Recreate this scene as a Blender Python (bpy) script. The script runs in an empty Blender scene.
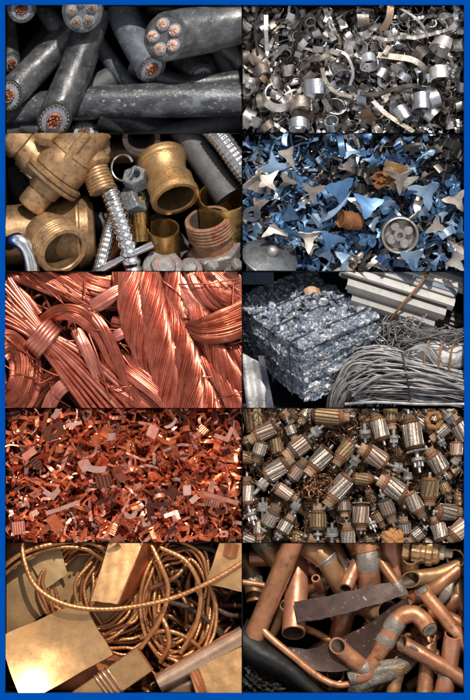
import bpy, bmesh, math, random
import numpy as np
from mathutils import Vector, Matrix, Euler

PI = math.pi
R = math.radians
scene = bpy.context.scene
C = scene.collection

# ------------------------------------------------------------------ camera, sky, sun, exposure
cam = bpy.data.cameras.new('camera')
cam_o = bpy.data.objects.new('camera', cam)
C.objects.link(cam_o)
CAM_H = 60.0
cam.sensor_fit = 'VERTICAL'
cam.sensor_height = 24.0
cam.lens = 24.0 * CAM_H / 7.0
cam.clip_end = 500
cam_o.location = (0, 0, CAM_H)
scene.camera = cam_o

SUN_EL, SUN_AZ = 50.0, 12.0            # elevation, degrees clockwise from the top of the tray
world = bpy.data.worlds.new('World')
scene.world = world
world.use_nodes = True
nt = world.node_tree
nt.nodes.clear()
w_out = nt.nodes.new('ShaderNodeOutputWorld')
w_bg = nt.nodes.new('ShaderNodeBackground')
sky = nt.nodes.new('ShaderNodeTexSky')
sky.sky_type = 'NISHITA'
sky.sun_disc = False
sky.sun_elevation = R(SUN_EL)
sky.sun_rotation = R(SUN_AZ)
sky.dust_density = 2.0
w_tc = nt.nodes.new('ShaderNodeTexCoord')
w_no = nt.nodes.new('ShaderNodeTexNoise')
w_no.inputs['Scale'].default_value = 2.6
w_no.inputs['Detail'].default_value = 4.0
w_no.inputs['Distortion'].default_value = 0.4
w_rp = nt.nodes.new('ShaderNodeValToRGB')
w_rp.color_ramp.elements[0].position = 0.47
w_rp.color_ramp.elements[0].color = (0, 0, 0, 1)
w_rp.color_ramp.elements[1].position = 0.58
w_rp.color_ramp.elements[1].color = (1, 1, 1, 1)
w_mx = nt.nodes.new('ShaderNodeMix')
w_mx.data_type = 'RGBA'
nt.links.new(w_tc.outputs['Generated'], w_no.inputs['Vector'])
nt.links.new(w_no.outputs['Fac'], w_rp.inputs['Fac'])
nt.links.new(w_rp.outputs['Color'], w_mx.inputs[0])
nt.links.new(sky.outputs['Color'], w_mx.inputs[6])
w_mx.inputs[7].default_value = (12.5, 11.6, 10.4, 1)      # cloud white, added to the sky to vary what the metal reflects
nt.links.new(w_mx.outputs[2], w_bg.inputs['Color'])
w_bg.inputs['Strength'].default_value = 0.098
nt.links.new(w_bg.outputs['Background'], w_out.inputs['Surface'])

sun_l = bpy.data.lights.new('sun', 'SUN')
sun_l.energy = 4.5
sun_l.angle = R(0.6)
sun_l.color = (1.0, 0.94, 0.86)
sun_o = bpy.data.objects.new('sun', sun_l)
C.objects.link(sun_o)
sun_dir = Vector((math.sin(R(SUN_AZ)) * math.cos(R(SUN_EL)), math.cos(R(SUN_AZ)) * math.cos(R(SUN_EL)), math.sin(R(SUN_EL))))
sun_o.rotation_euler = sun_dir.to_track_quat('Z', 'Y').to_euler()

vs = scene.view_settings
vs.view_transform = 'Standard'
vs.look = 'None'
vs.exposure = 0.0
vs.gamma = 1.0
scene.render.engine = 'CYCLES'
scene.cycles.max_bounces = 6
scene.cycles.use_denoising = True

DROP = {3: -0.06, 9: -0.11, 10: -0.17}      # how far the fill of a bay sits below the others
# ------------------------------------------------------------------ units: 1 unit = 100 photo pixels, tray lies in the plane z = 0
def P(x, y, z=0.0):
    return Vector(((x - 235.0) / 100.0, (350.0 - y) / 100.0, z + DROP.get(bay, 0.0)))

BAYS = {   # inner sides of each bay: x0, y0, x1, y1 in photo pixels
    1: (5, 5, 241.6, 132.4), 2: (242.8, 5, 464, 132.4),
    3: (5, 133.4, 241.6, 270.8), 4: (242.8, 133.4, 464, 270.8),
    5: (5, 271.8, 241.6, 407.8), 6: (242.8, 271.8, 464, 407.8),
    7: (5, 408.8, 241.6, 542.6), 8: (242.8, 408.8, 464, 542.6),
    9: (5, 543.6, 241.6, 693), 10: (242.8, 543.6, 464, 693)}
bay = 1
FLOOR = -1.5

# ------------------------------------------------------------------ materials
MATS = {}
def mat(name, c1, c2=None, metal=0.0, rough=0.5, scale=14.0, spots=None, spot_at=0.62, spot_w=0.06, bump=0.15, bscale=60.0,
        vary=0.15, rvary=0.12, detail=6.0, spot_scale=30.0, stretch=None, spec=0.5, spot2=None, spot2_at=0.66, spot2_scale=9.0, spot_rough=None):
    if name in MATS:
        return MATS[name]
    m = bpy.data.materials.new(name)
    m.use_nodes = True
    t = m.node_tree
    N, L = t.nodes, t.links
    b = N['Principled BSDF']
    tc = N.new('ShaderNodeTexCoord')
    oi = N.new('ShaderNodeObjectInfo')
    vec = tc.outputs['Object']
    # shift the pattern from one object to the next
    va = N.new('ShaderNodeVectorMath'); va.operation = 'MULTIPLY_ADD'
    cx = N.new('ShaderNodeCombineXYZ')
    for k in range(3):
        L.new(oi.outputs['Random'], cx.inputs[k])
    va.inputs[1].default_value = (37.0, 53.0, 71.0)
    L.new(cx.outputs[0], va.inputs[0]); L.new(vec, va.inputs[2])
    vec = va.outputs[0]
    if stretch:
        mp = N.new('ShaderNodeMapping'); mp.inputs['Scale'].default_value = stretch
        L.new(vec, mp.inputs['Vector']); vec = mp.outputs[0]
    def noise(sc, det=detail, rgh=0.6):
        n = N.new('ShaderNodeTexNoise')
        n.inputs['Scale'].default_value = sc; n.inputs['Detail'].default_value = det; n.inputs['Roughness'].default_value = rgh
        L.new(vec, n.inputs['Vector'])
        return n
    def ramp(src, a, c):
        r = N.new('ShaderNodeValToRGB')
        r.color_ramp.elements[0].position = a; r.color_ramp.elements[0].color = (0, 0, 0, 1)
        r.color_ramp.elements[1].position = c; r.color_ramp.elements[1].color = (1, 1, 1, 1)
        L.new(src, r.inputs['Fac'])
        return r.outputs['Color']
    def mix(f, a, c):
        x = N.new('ShaderNodeMix'); x.data_type = 'RGBA'
        L.new(f, x.inputs[0])
        for s, i in ((a, 6), (c, 7)):
            if isinstance(s, tuple):
                x.inputs[i].default_value = (*s, 1)
            else:
                L.new(s, x.inputs[i])
        return x.outputs[2]
    c2 = c2 or tuple(v * 0.6 for v in c1)
    n1 = noise(scale)
    col = mix(ramp(n1.outputs['Fac'], 0.35, 0.66), c1, c2)
    sp = None
    if spot2:
        n3 = noise(spot2_scale, 5.0, 0.65)
        col = mix(ramp(n3.outputs['Fac'], spot2_at, spot2_at + 0.1), col, spot2)
    if spots:
        n2 = noise(spot_scale, 8.0, 0.7)
        sp = ramp(n2.outputs['Fac'], spot_at, spot_at + spot_w)
        col = mix(sp, col, spots)
    hv = N.new('ShaderNodeHueSaturation')
    mr = N.new('ShaderNodeMapRange')
    mr.inputs['To Min'].default_value = 1 - vary * 1.6; mr.inputs['To Max'].default_value = 1 + vary
    L.new(oi.outputs['Random'], mr.inputs['Value'])
    L.new(mr.outputs[0], hv.inputs['Value'])
    L.new(col, hv.inputs['Color'])
    L.new(hv.outputs['Color'], b.inputs['Base Color'])
    b.inputs['Metallic'].default_value = metal
    b.inputs['Specular IOR Level'].default_value = spec
    nr = noise(scale * 1.7)
    mr2 = N.new('ShaderNodeMapRange')
    mr2.inputs['From Min'].default_value = 0.3; mr2.inputs['From Max'].default_value = 0.7
    mr2.inputs['To Min'].default_value = max(0.05, rough - rvary); mr2.inputs['To Max'].default_value = min(1, rough + rvary)
    L.new(nr.outputs['Fac'], mr2.inputs['Value'])
    L.new(mr2.outputs[0], b.inputs['Roughness'])
    if bump:
        bn = noise(bscale, 4.0)
        bp = N.new('ShaderNodeBump')
        bp.inputs['Strength'].default_value = bump; bp.inputs['Distance'].default_value = 0.02
        L.new(bn.outputs['Fac'], bp.inputs['Height'])
        L.new(bp.outputs['Normal'], b.inputs['Normal'])
    MATS[name] = m
    return m

# ------------------------------------------------------------------ geometry helpers: everything returns (verts, faces) as numpy array + list
def spline(pts, n):
    """Catmull-Rom through pts, n samples."""
    p = np.array([tuple(q) for q in pts], float)
    if len(p) == 2:
        t = np.linspace(0, 1, n)[:, None]
        return p[0] * (1 - t) + p[1] * t
    p = np.vstack([2 * p[0] - p[1], p, 2 * p[-1] - p[-2]])
    m = len(p) - 3
    out = []
    for u in np.linspace(0, m - 1e-6, n):
        i = int(u); f = u - i
        a, b, c, d = p[i:i + 4]
        out.append(0.5 * (2 * b + (c - a) * f + (2 * a - 5 * b + 4 * c - d) * f * f + (3 * b - a - 3 * c + d) * f ** 3))
    return np.array(out)

def frames(p):
    t = np.gradient(p, axis=0)
    t /= np.linalg.norm(t, axis=1)[:, None] + 1e-12
    ref = np.array([0, 0, 1.0]) if abs(t[0][2]) < 0.9 else np.array([0, 1.0, 0])
    u = np.cross(ref, t[0]); u /= np.linalg.norm(u)
    U = [u]
    for i in range(1, len(p)):
        u = U[-1] - t[i] * np.dot(U[-1], t[i])
        u /= np.linalg.norm(u) + 1e-12
        U.append(u)
    U = np.array(U)
    return t, U, np.cross(t, U)

def ring_faces(m, n, closed_loop=False):
    F = []
    for i in range(m - 1 + (1 if closed_loop else 0)):
        j = (i + 1) % m
        for k in range(n):
            k2 = (k + 1) % n
            F.append((i * n + k, i * n + k2, j * n + k2, j * n + k))
    return F

def shear(ring, c, t, nrm):
    """slide the ring's points along t until they lie in the plane through c with normal nrm"""
    d = (ring - c) @ nrm / max(1e-3, abs(np.dot(t, nrm))) * np.sign(np.dot(t, nrm))
    return ring - d[:, None] * t

def tube(p, r, n=14, caps=True, prof=None, twist=0.0, flat=1.0, cut0=None, cut1=None):
    p = np.asarray(p, float); m = len(p)
    r = np.full(m, r, float) if np.isscalar(r) else np.asarray(r, float)
    t, U, W = frames(p)
    th = np.linspace(0, 2 * PI, n, endpoint=False)
    s = np.concatenate([[0], np.cumsum(np.linalg.norm(np.diff(p, axis=0), axis=1))])
    V = np.zeros((m, n, 3))
    for i in range(m):
        k = r[i] * (prof(th, s[i]) if prof else np.ones(n))
        a = th + twist * s[i]
        V[i] = p[i] + (k * np.cos(a))[:, None] * U[i] + (k * np.sin(a) * flat)[:, None] * W[i]
    for cut, e, sl in ((cut0, 0, s), (cut1, -1, s[-1] - s)):
        if cut is not None:      # an oblique cut: the rings lean over gradually towards the plane of the cut
            cut = np.asarray(cut, float); cut = cut / np.linalg.norm(cut)
            ca = abs(np.dot(cut, t[e])); k = r[e] * (1.2 + 2.2 * math.sqrt(max(0, 1 - ca * ca)) / max(ca, 0.1))
            k = min(k, s[-1] * 0.95)
            for i in range(m):
                w = max(0.0, 1 - sl[i] / k)
                if w > 0:
                    V[i] = V[i] * (1 - w) + shear(V[i], p[i], t[e], cut) * w
    V = V.reshape(-1, 3)
    F = ring_faces(m, n)
    if caps:
        F.append(tuple(range(n - 1, -1, -1)))
        F.append(tuple((m - 1) * n + k for k in range(n)))
    return V, F

def pipe(p, r, wall, n=24, cut0=None, cut1=None, rr=None):
    """hollow tube with a rounded rim at each end"""
    p = np.asarray(p, float)
    r = np.full(len(p), r, float) if rr is None else np.asarray(rr, float)
    A, _ = tube(p, r, n, False, cut0=cut0, cut1=cut1)
    B, _ = tube(p, r - wall, n, False, cut0=cut0, cut1=cut1)
    m = len(p)
    V = np.vstack([A, B])
    F = ring_faces(m, n)
    o = m * n
    F += [tuple(o + v for v in f[::-1]) for f in ring_faces(m, n)]
    for base in (0, (m - 1) * n):
        for k in range(n):
            k2 = (k + 1) % n
            q = (base + k, base + k2, o + base + k2, o + base + k)
            F.append(q if base else q[::-1])
    return V, F

def lathe(o, d, prof, n=28, mod=None, caps=True):
    """revolve [(t, r), ...] about the axis o + t d; mod(theta, k) multiplies radii"""
    o = np.array(tuple(o), float); d = np.array(tuple(d), float); d /= np.linalg.norm(d)
    ref = np.array([0, 0, 1.0]) if abs(d[2]) < 0.9 else np.array([0, 1.0, 0])
    u = np.cross(ref, d); u /= np.linalg.norm(u); w = np.cross(d, u)
    th = np.linspace(0, 2 * PI, n, endpoint=False)
    V = []
    for k, (t, r) in enumerate(prof):
        q = r * (mod(th, k) if mod else np.ones(n))
        V.append(o + d * t + (q * np.cos(th))[:, None] * u + (q * np.sin(th))[:, None] * w)
    V = np.array(V).reshape(-1, 3)
    F = ring_faces(len(prof), n)
    if caps:
        F.append(tuple(range(n - 1, -1, -1)))
        F.append(tuple((len(prof) - 1) * n + k for k in range(n)))
    return V, F

def sheet(f, nu, nv, th, closed=False):
    """surface f(u, v), u and v in 0..1, thickened by th along its normal"""
    us = np.linspace(0, 1, nu + (1 if closed else 0))[:nu]
    vs_ = np.linspace(0, 1, nv)
    G = np.array([[f(u, v) for v in vs_] for u in us], float)
    if closed:
        du = np.roll(G, -1, 0) - np.roll(G, 1, 0)
    else:
        du = np.gradient(G, axis=0)
    dv = np.gradient(G, axis=1)
    nr = np.cross(du, dv)
    nr /= np.linalg.norm(nr, axis=2)[:, :, None] + 1e-9
    A = (G + nr * th / 2).reshape(-1, 3); B = (G - nr * th / 2).reshape(-1, 3)
    V = np.vstack([A, B]); o = nu * nv
    F = []
    I = lambda i, j: (i % nu) * nv + j
    for i in range(nu if closed else nu - 1):
        for j in range(nv - 1):
            q = (I(i, j), I(i + 1, j), I(i + 1, j + 1), I(i, j + 1))
            F.append(q); F.append(tuple(o + v for v in q[::-1]))
    for i in range(nu if closed else nu - 1):
        for j in (0, nv - 1):
            q = (I(i, j), o + I(i, j), o + I(i + 1, j), I(i + 1, j))
            F.append(q if j == 0 else q[::-1])
    if not closed:
        for j in range(nv - 1):
            for i in (0, nu - 1):
                q = (I(i, j), I(i, j + 1), o + I(i, j + 1), o + I(i, j))
                F.append(q if i == 0 else q[::-1])
    return V, F

def join(*vf):
    V, F, o = [], [], 0
    for v, f in vf:
        V.append(np.asarray(v)); F += [tuple(i + o for i in q) for q in f]; o += len(v)
    return np.vstack(V), F

def box(x0, x1, y0, y1, z0, z1):
    V = np.array([(x, y, z) for z in (z0, z1) for y in (y0, y1) for x in (x0, x1)], float)
    return V, [(0, 2, 3, 1), (4, 5, 7, 6), (0, 1, 5, 4), (2, 6, 7, 3), (0, 4, 6, 2), (1, 3, 7, 5)]

def make_mesh(name, vf, m, sharp=0.7, smooth=True):
    me = bpy.data.meshes.new(name)
    me.from_pydata([tuple(v) for v in vf[0]], [], vf[1])
    for q in (m if isinstance(m, (list, tuple)) else [m]):
        me.materials.append(q)
    if smooth:
        me.shade_smooth()
        me.set_sharp_from_angle(angle=sharp)
    return me

WORLD = {}      # object -> its world matrix, BAYOF -> the bay it is cut to
BAYOF = {}

def link(o, mw, parent=None):
    C.objects.link(o)
    WORLD[o] = mw
    if parent is not None:
        o.parent = parent
        o.matrix_local = WORLD[parent].inverted() @ mw
    else:
        o.matrix_basis = mw
    if o.type == 'MESH':
        BAYOF[o] = bay
    return o

def tag(o, label, cat, group=None):
    o['label'] = label; o['category'] = cat
    if group:
        o['group'] = group
    return o

def thing(name, label, cat, loc, group=None):
    o = bpy.data.objects.new(name, None)
    o.empty_display_size = 0.05
    link(o, Matrix.Translation(loc))
    return tag(o, label, cat, group)

def obj(name, vf, m, parent=None, sharp=0.7, label=None):
    """one mesh object from world-space verts; origin at its parent's base, or at its own middle"""
    V = np.asarray(vf[0], float)
    org = np.array(WORLD[parent].translation) if parent is not None else (V.min(0) + V.max(0)) / 2
    o = bpy.data.objects.new(name, make_mesh(name, (V - org, vf[1]), m, sharp))
    link(o, Matrix.Translation(Vector(org)), parent)
    if label:
        o['label'] = label
    return o

def one(name, vf, m, label, cat, group=None, sharp=0.7):
    return tag(obj(name, vf, m, None, sharp), label, cat, group)

def dup(o, mw, parent=None):
    c = o.copy()
    for k in ('label', 'category', 'group'):
        if k in c:
            del c[k]
    c.parent = None
    return link(c, mw, parent)

def clip_all():
    """pieces end flush at the sides of their bay, as trimmed to fit it"""
    for o, b in list(BAYOF.items()):
        if b is None:
            continue
        x0, y0, x1, y1 = BAYS[b]
        A = P(x0, y1); B = P(x1, y0)
        me = o.data
        n = len(me.vertices)
        co = np.empty(n * 3); me.vertices.foreach_get('co', co)
        mw = WORLD[o]
        M = np.array(mw)
        w = co.reshape(-1, 3) @ M[:3, :3].T + M[:3, 3]
        lo, hi = w.min(0), w.max(0)
        if hi[0] < A.x or lo[0] > B.x or hi[1] < A.y or lo[1] > B.y:
            par = o.parent
            bpy.data.objects.remove(o)
            continue
        if lo[0] >= A.x and hi[0] <= B.x and lo[1] >= A.y and hi[1] <= B.y:
            continue
        if me.users > 1:
            me = o.data = me.copy()
        bm = bmesh.new(); bm.from_mesh(me); bm.transform(mw)
        for co_, no in ((Vector((A.x, 0, 0)), Vector((-1, 0, 0))), (Vector((B.x, 0, 0)), Vector((1, 0, 0))),
                        (Vector((0, A.y, 0)), Vector((0, -1, 0))), (Vector((0, B.y, 0)), Vector((0, 1, 0)))):
            g = bm.verts[:] + bm.edges[:] + bm.faces[:]
            if g:
                bmesh.ops.bisect_plane(bm, geom=g, dist=1e-5, plane_co=co_, plane_no=no, clear_outer=True)
        if not bm.verts or not bm.faces:
            bm.free(); bpy.data.objects.remove(o)
            continue
        bm.transform(mw.inverted())
        bm.to_mesh(me); bm.free()
    # a thing that lost every mesh is gone too
    for o in [q for q in C.objects if q.type == 'EMPTY']:
        if not o.children:
            bpy.data.objects.remove(o)

def rnd(a, b):
    return random.uniform(a, b)

ORD = ['nearest', 'second nearest', 'third nearest', 'fourth nearest', 'fifth nearest', 'sixth nearest', 'seventh nearest', 'eighth nearest',
       'ninth nearest', 'tenth nearest', 'eleventh nearest', 'twelfth nearest', 'thirteenth nearest', 'fourteenth nearest']
def label_by_landmarks(items, marks, inner_word):
    """items: [(object, what it looks like, x, y)]; marks: [(words, x, y)] of pieces easy to find. Names each by look, side and nearness."""
    groups = {}
    for o, what, x, y in items:
        m = min(marks, key=lambda q: (q[1] - x) ** 2 + (q[2] - y) ** 2)
        dx, dy = x - m[1], y - m[2]
        if abs(dy) > abs(dx):
            side = 'below' if dy > 0 else 'above'
        else:
            side = 'rightward of' if dx > 0 else 'leftward of'
        groups.setdefault((what, side, m[0]), []).append((dx * dx + dy * dy, id(o), o))
    for (what, side, m), L in groups.items():
        L.sort(key=lambda q: q[:2])
        for k, (_, _, o) in enumerate(L):
            pre = ORD[min(k, len(ORD) - 1)] + ' ' if len(L) > 1 else ''
            o['label'] = f'{pre}{what} {side} {m}'

def stratified(b, n, pad=0):
    x0, y0, x1, y1 = BAYS[b]
    w, h = x1 - x0 + 2 * pad, y1 - y0 + 2 * pad
    nx = max(1, int(round(math.sqrt(n * w / h)))); ny = max(1, math.ceil(n / nx))
    pts = [(x0 - pad + (i + random.random()) * w / nx, y0 - pad + (j + random.random()) * h / ny) for i in range(nx) for j in range(ny)]
    random.shuffle(pts)
    return pts[:n]

def pile_matrix(x, y, z, s, tilt, yaw=None):
    yaw = rnd(0, 2 * PI) if yaw is None else yaw
    ax = rnd(0, 2 * PI)
    q = Matrix.Rotation(tilt, 4, Vector((math.cos(ax), math.sin(ax), 0))) @ Matrix.Rotation(yaw, 4, 'Z')
    return Matrix.Translation(P(x, y, z)) @ q @ Matrix.Scale(s, 4)

def heap(n, protos, zlo, zhi, tilt, srange, group, marks, keep_clear=()):
    """n single pieces, lower ones first; protos: [(object, what, category, weight, extra_tilt)]"""
    items = []
    pts = stratified(bay, n)
    ws = [p[3] for p in protos]
    for i, (x, y) in enumerate(pts):
        z = zlo + (zhi - zlo) * (i / n)
        for (cx_, cy_, cr_, cz_) in keep_clear:
            if (x - cx_) ** 2 + (y - cy_) ** 2 < cr_ * cr_:
                z = min(z, cz_)
        pr = random.choices(protos, ws)[0]
        mw = pile_matrix(x, y, z, rnd(*srange), abs(random.gauss(0, tilt)) + pr[4])
        o = dup(pr[0], mw)
        o['category'] = pr[2]; o['group'] = group
        items.append((o, pr[1], x, y))
    label_by_landmarks(items, marks, '')

def filling(name, n, protos, zlo, zhi, tilt, srange, mats, label=None):
    """the uncountable small stuff under the pieces, one mesh"""
    VV, FF, MI, o_ = [], [], [], 0
    for (x, y) in stratified(bay, n):
        pr = random.choice(protos)
        V, F = pr
        mw = np.array(pile_matrix(x, y, rnd(zlo, zhi), rnd(*srange), abs(random.gauss(0, tilt))))
        VV.append(V @ mw[:3, :3].T + mw[:3, 3])
        FF += [tuple(i + o_ for i in q) for q in F]
        MI += [random.randrange(len(mats))] * len(F)
        o_ += len(V)
    me = make_mesh(name, (np.vstack(VV), FF), mats)
    me.polygons.foreach_set('material_index', MI)
    o = bpy.data.objects.new(name, me)
    link(o, Matrix.Identity(4))
    o['kind'] = 'stuff'
    if label:
        o['label'] = label
    return o

PROTOS = []
def proto(name, vf, m, sharp=0.7):
    """a piece kept only to be copied"""
    me = make_mesh(name, vf, m, sharp)
    o = bpy.data.objects.new(name, me)
    PROTOS.append(o)
    return o

# ================================================================== the blue tray with ten bays
bay = None
blue = mat('blue_paint', (0.0, 0.049, 0.280), (0.0, 0.048, 0.275), rough=0.75, bump=0.02, vary=0.0, rvary=0.03)
blue.node_tree.nodes['Principled BSDF'].inputs['Specular IOR Level'].default_value = 0.0
dark = mat('dark_lining', (0.006, 0.006, 0.006), (0.004, 0.004, 0.004), rough=0.95, bump=0.1, vary=0)
dark.node_tree.nodes['Principled BSDF'].inputs['Specular IOR Level'].default_value = 0.1
tray = thing('display_tray', 'shallow tray with a plain bright blue rim and ten bays of scrap metal', 'tray', P(235, 350, FLOOR))
a, b_ = P(5, 693), P(464, 5)
O = 0.7
def surround(z0, z1):
    return join(box(-2.35 - O, a.x, -3.5 - O, 3.5 + O, z0, z1), box(b_.x, 2.35 + O, -3.5 - O, 3.5 + O, z0, z1),
                box(a.x, b_.x, b_.y, 3.5 + O, z0, z1), box(a.x, b_.x, -3.5 - O, a.y, z0, z1))
obj('rim', surround(-0.012, 0.03), blue, tray)
obj('side_wall', surround(FLOOR, -0.0125), dark, tray)
obj('lining', box(a.x, b_.x, a.y, b_.y, FLOOR - 0.05, FLOOR - 0.002), dark, tray)
xm = P(242.2, 0).x
obj('long_divider', box(xm - 0.005, xm + 0.005, a.y + 0.001, b_.y - 0.001, FLOOR, -0.16), dark, tray)
for yy in (132.9, 271.3, 408.3, 543.1):
    q = P(0, yy).y
    obj('cross_divider', join(box(a.x + 0.001, xm - 0.006, q - 0.005, q + 0.005, FLOOR, -0.16),
                              box(xm + 0.006, b_.x - 0.001, q - 0.005, q + 0.005, FLOOR, -0.16)), dark, tray)

# ================================================================== bay 1: thick black cables with cut ends
bay = 1
random.seed(11); np.random.seed(11)
rubber = mat('rubber', (0.026, 0.027, 0.030), (0.085, 0.087, 0.091), rough=0.34, scale=7, spots=(0.24, 0.24, 0.25), spot_at=0.56, spot_w=0.22,
             spot_scale=20, bump=0.16, bscale=40, vary=0.2)
rubber_scuffed = mat('rubber_scuffed', (0.030, 0.033, 0.038), (0.075, 0.08, 0.09), rough=0.36, scale=6, spots=(0.50, 0.50, 0.51), spot_at=0.595,
                     spot_w=0.10, spot_scale=24, bump=0.22, bscale=30, vary=0.0, stretch=(0.85, 1.2, 1.2), spot2=(0.13, 0.145, 0.17), spot2_at=0.52, spot2_scale=4)
rubber_blue = mat('rubber_blue', (0.10, 0.12, 0.15), (0.045, 0.05, 0.06), rough=0.5, scale=10, spots=(0.40, 0.42, 0.46), spot_at=0.58, spot_w=0.12,
                  spot_scale=16, bump=0.4, vary=0.0)
rubber_dark = mat('rubber_dark', (0.055, 0.057, 0.060), (0.09, 0.092, 0.096), rough=0.5, scale=9, spots=(0.12, 0.12, 0.12), spot_at=0.64, spot_w=0.12, bump=0.4)
insul = mat('insulation', (0.30, 0.35, 0.43), (0.19, 0.22, 0.27), rough=0.6, scale=22, bump=0.3, spots=(0.42, 0.45, 0.5), spot_at=0.62)
sheath = mat('sheath_grey', (0.14, 0.145, 0.155), (0.085, 0.088, 0.095), rough=0.6, scale=22, bump=0.4, spots=(0.05, 0.05, 0.055), spot_at=0.62)
screen = mat('screen_wire', (0.30, 0.25, 0.21), (0.08, 0.07, 0.06), metal=0.5, rough=0.45, scale=40, bump=0.8)
cu_cut = mat('copper_cut', (0.78, 0.36, 0.22), (0.36, 0.13, 0.07), metal=0.5, rough=0.42, scale=40, spots=(0.90, 0.62, 0.48), spot_at=0.56, spot_scale=60, bump=0.9, bscale=90)
cu_pale = mat('copper_pale', (0.78, 0.55, 0.44), (0.60, 0.36, 0.27), metal=0.25, rough=0.45, scale=30, spots=(0.85, 0.75, 0.68), spot_at=0.55, spot_scale=50, bump=0.8, bscale=90)
cu_dull = mat('copper_dull', (0.42, 0.34, 0.28), (0.30, 0.20, 0.15), metal=0.3, rough=0.5, scale=30, spots=(0.5, 0.45, 0.40), spot_at=0.6, spot_scale=50, bump=0.8, bscale=90)

def wobble(th, s):
    return 1 + 0.035 * np.sin(th * 2 + s * 2.2) + 0.016 * np.sin(th * 3 - s * 7) + 0.006 * np.sin(th * 9 + s * 23)

def end_rings(p, r, nrm, spec, n=40):
    """rings of the cut end: spec [(scale, height)] -> mesh in the plane of the cut"""
    t, U, W = frames(np.asarray(p)[::-1])
    t0 = -t[0]
    th = np.linspace(0, 2 * PI, n, endpoint=False)
    c = np.asarray(p)[-1]
    V = []
    for s, h in spec:
        ring = c + r * s * (np.cos(th)[:, None] * U[0] + np.sin(th)[:, None] * W[0])
        V.append(shear(ring, c, t0, nrm) + nrm * h)
    V = np.array(V)
    return V

def rings_mesh(V, cap=True):
    m, n = V.shape[:2]
    F = ring_faces(m, n)
    if cap:
        F.append(tuple((m - 1) * n + k for k in range(n)))
    return V.reshape(-1, 3), F

def unit(v):
    v = np.array(tuple(v), float)
    return v / np.linalg.norm(v)

def strand_end(V0, n_str=0):
    return V0

def cable(pts, r, label, jacket=rubber, nrm=None, core='single', core_mat=cu_cut, n=40, ratio=1.0):
    """pts run towards the cut end; core: None, 'single' or 'multi'"""
    root = thing('power_cable', label, 'cable', P(*pts[-1]), 'offcuts of thick power cable')
    p = spline([P(*q) for q in pts], 40)
    if nrm is None:
        t, _, _ = frames(p)
        nrm = t[-1]
    nrm = unit(nrm)
    rr = np.full(len(p), r); 
    V, F = tube(p, rr, n, caps=False, prof=wobble, cut1=nrm)
    E = end_rings(p, r, nrm, [(0.99, 0.004), (0.95, 0.012), (0.84, 0.010)], n)
    base = len(V) - n
    V = np.vstack([V, E.reshape(-1, 3)])
    for i in range(3):
        for k in range(n):
            k2 = (k + 1) % n
            F.append((base + i * n + k, base + i * n + k2, base + (i + 1) * n + k2, base + (i + 1) * n + k))
    obj('jacket', (V, F), jacket, root, sharp=0.9)
    if core == 'single':
        # ring of flat screen wires
        S = end_rings(p, r, nrm, [(0.86, -0.01), (0.84, 0.013), (0.76, 0.013), (0.74, -0.004)], 96)
        k = np.arange(96)
        S[1, k % 4 < 2] += nrm * 0.012; S[2, k % 4 < 2] += nrm * 0.012
        obj('screen', rings_mesh(S), screen, root, sharp=0.4)
        obj('insulation', rings_mesh(end_rings(p, r, nrm, [(0.75, -0.006), (0.73, 0.012), (0.45, 0.016), (0.43, 0.0)], n)), insul, root)
        D = [(0.43, 0.0)] + [(0.42 * (1 - q / 7.0), 0.03 + 0.012 * math.sin(q * 2.2)) for q in range(7)]
        K = end_rings(p, r, nrm, D, n)
        rng = np.random.rand(*K.shape[:2])
        K[1:] += nrm * (rng[1:, :, None] - 0.5) * 0.045 + unit(np.random.randn(3)) * 0.008
        obj('conductor', rings_mesh(K), core_mat, root, sharp=0.5)
    elif core == 'multi':
        obj('filler', rings_mesh(end_rings(p, r, nrm, [(0.85, 0.0), (0.83, 0.008), (0.3, 0.006)], n)), sheath, root)
        E0 = end_rings(p, r, nrm, [(0.5, 0.0)], 5)[0]
        c = np.asarray(p)[-1]
        E1 = end_rings(p, r, nrm, [(1.0, 0.0)], n)[0]
        for q in range(5):
            cc = c + (E0[q] - c) * rnd(1.0, 1.1)
            ring = (E1 - c)
            def disc(s, h):
                return cc + ring * s + nrm * h
            ci = obj('core_insulation', rings_mesh(np.array([disc(0.285, 0.0), disc(0.28, 0.02), disc(0.235, 0.022), disc(0.23, 0.0)])), insul, root)
            K = np.array([disc(0.235, 0.0), disc(0.225, 0.035), disc(0.17, 0.05), disc(0.1, 0.055), disc(0.03, 0.055)])
            K[1:] += nrm * (np.random.rand(4, n)[:, :, None] - 0.5) * 0.02
            obj('conductor', rings_mesh(K), core_mat, ci, sharp=0.5)
    else:
        obj('end_face', rings_mesh(end_rings(p, r, nrm, [(0.84, 0.008), (0.4, 0.004), (0.03, 0.004)], n)), sheath, root)
    return root

# the big lying cable and the ones above it
cable([(252, 98, -0.30), (160, 99, -0.34), (80, 102, -0.42), (20, 108, -0.52), (-30, 110, -0.60)], 0.172, 'long scuffed black cable lying flat across the bottom of the cable bay', rubber_scuffed, None, None)
cable([(94, 8, -0.42), (78, 60, -0.30), (54, 119, -0.10)], 0.168, 'grey black cable reaching down across the flat scuffed one, copper core in a pale ring', rubber, (-0.10, -0.52, 0.82))
cable([(72, 24, -0.55), (40, 60, -0.45), (8, 94, -0.25)], 0.150, 'slanting grey cable cut off at the blue rim beside the foremost cable', rubber, (-0.42, -0.28, 0.86))
cable([(100, -60, -0.42), (90, -25, -0.35), (82, 12, 0.02)], 0.198, 'cable with five dull copper cores hanging in at the top edge', rubber, (-0.05, -0.32, 0.95), 'multi', cu_dull)
cable([(20, -50, -0.60), (20, -15, -0.35), (21, 8, -0.06)], 0.145, 'single core cable end poking in at the top corner by the rim', rubber, (0.05, -0.3, 0.95))
cable([(2, 5, -0.65), (6, 35, -0.55), (9, 60, -0.42)], 0.092, 'thin cable with a bright copper core squeezed against the blue rim', rubber, (0.25, -0.45, 0.85))
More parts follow.
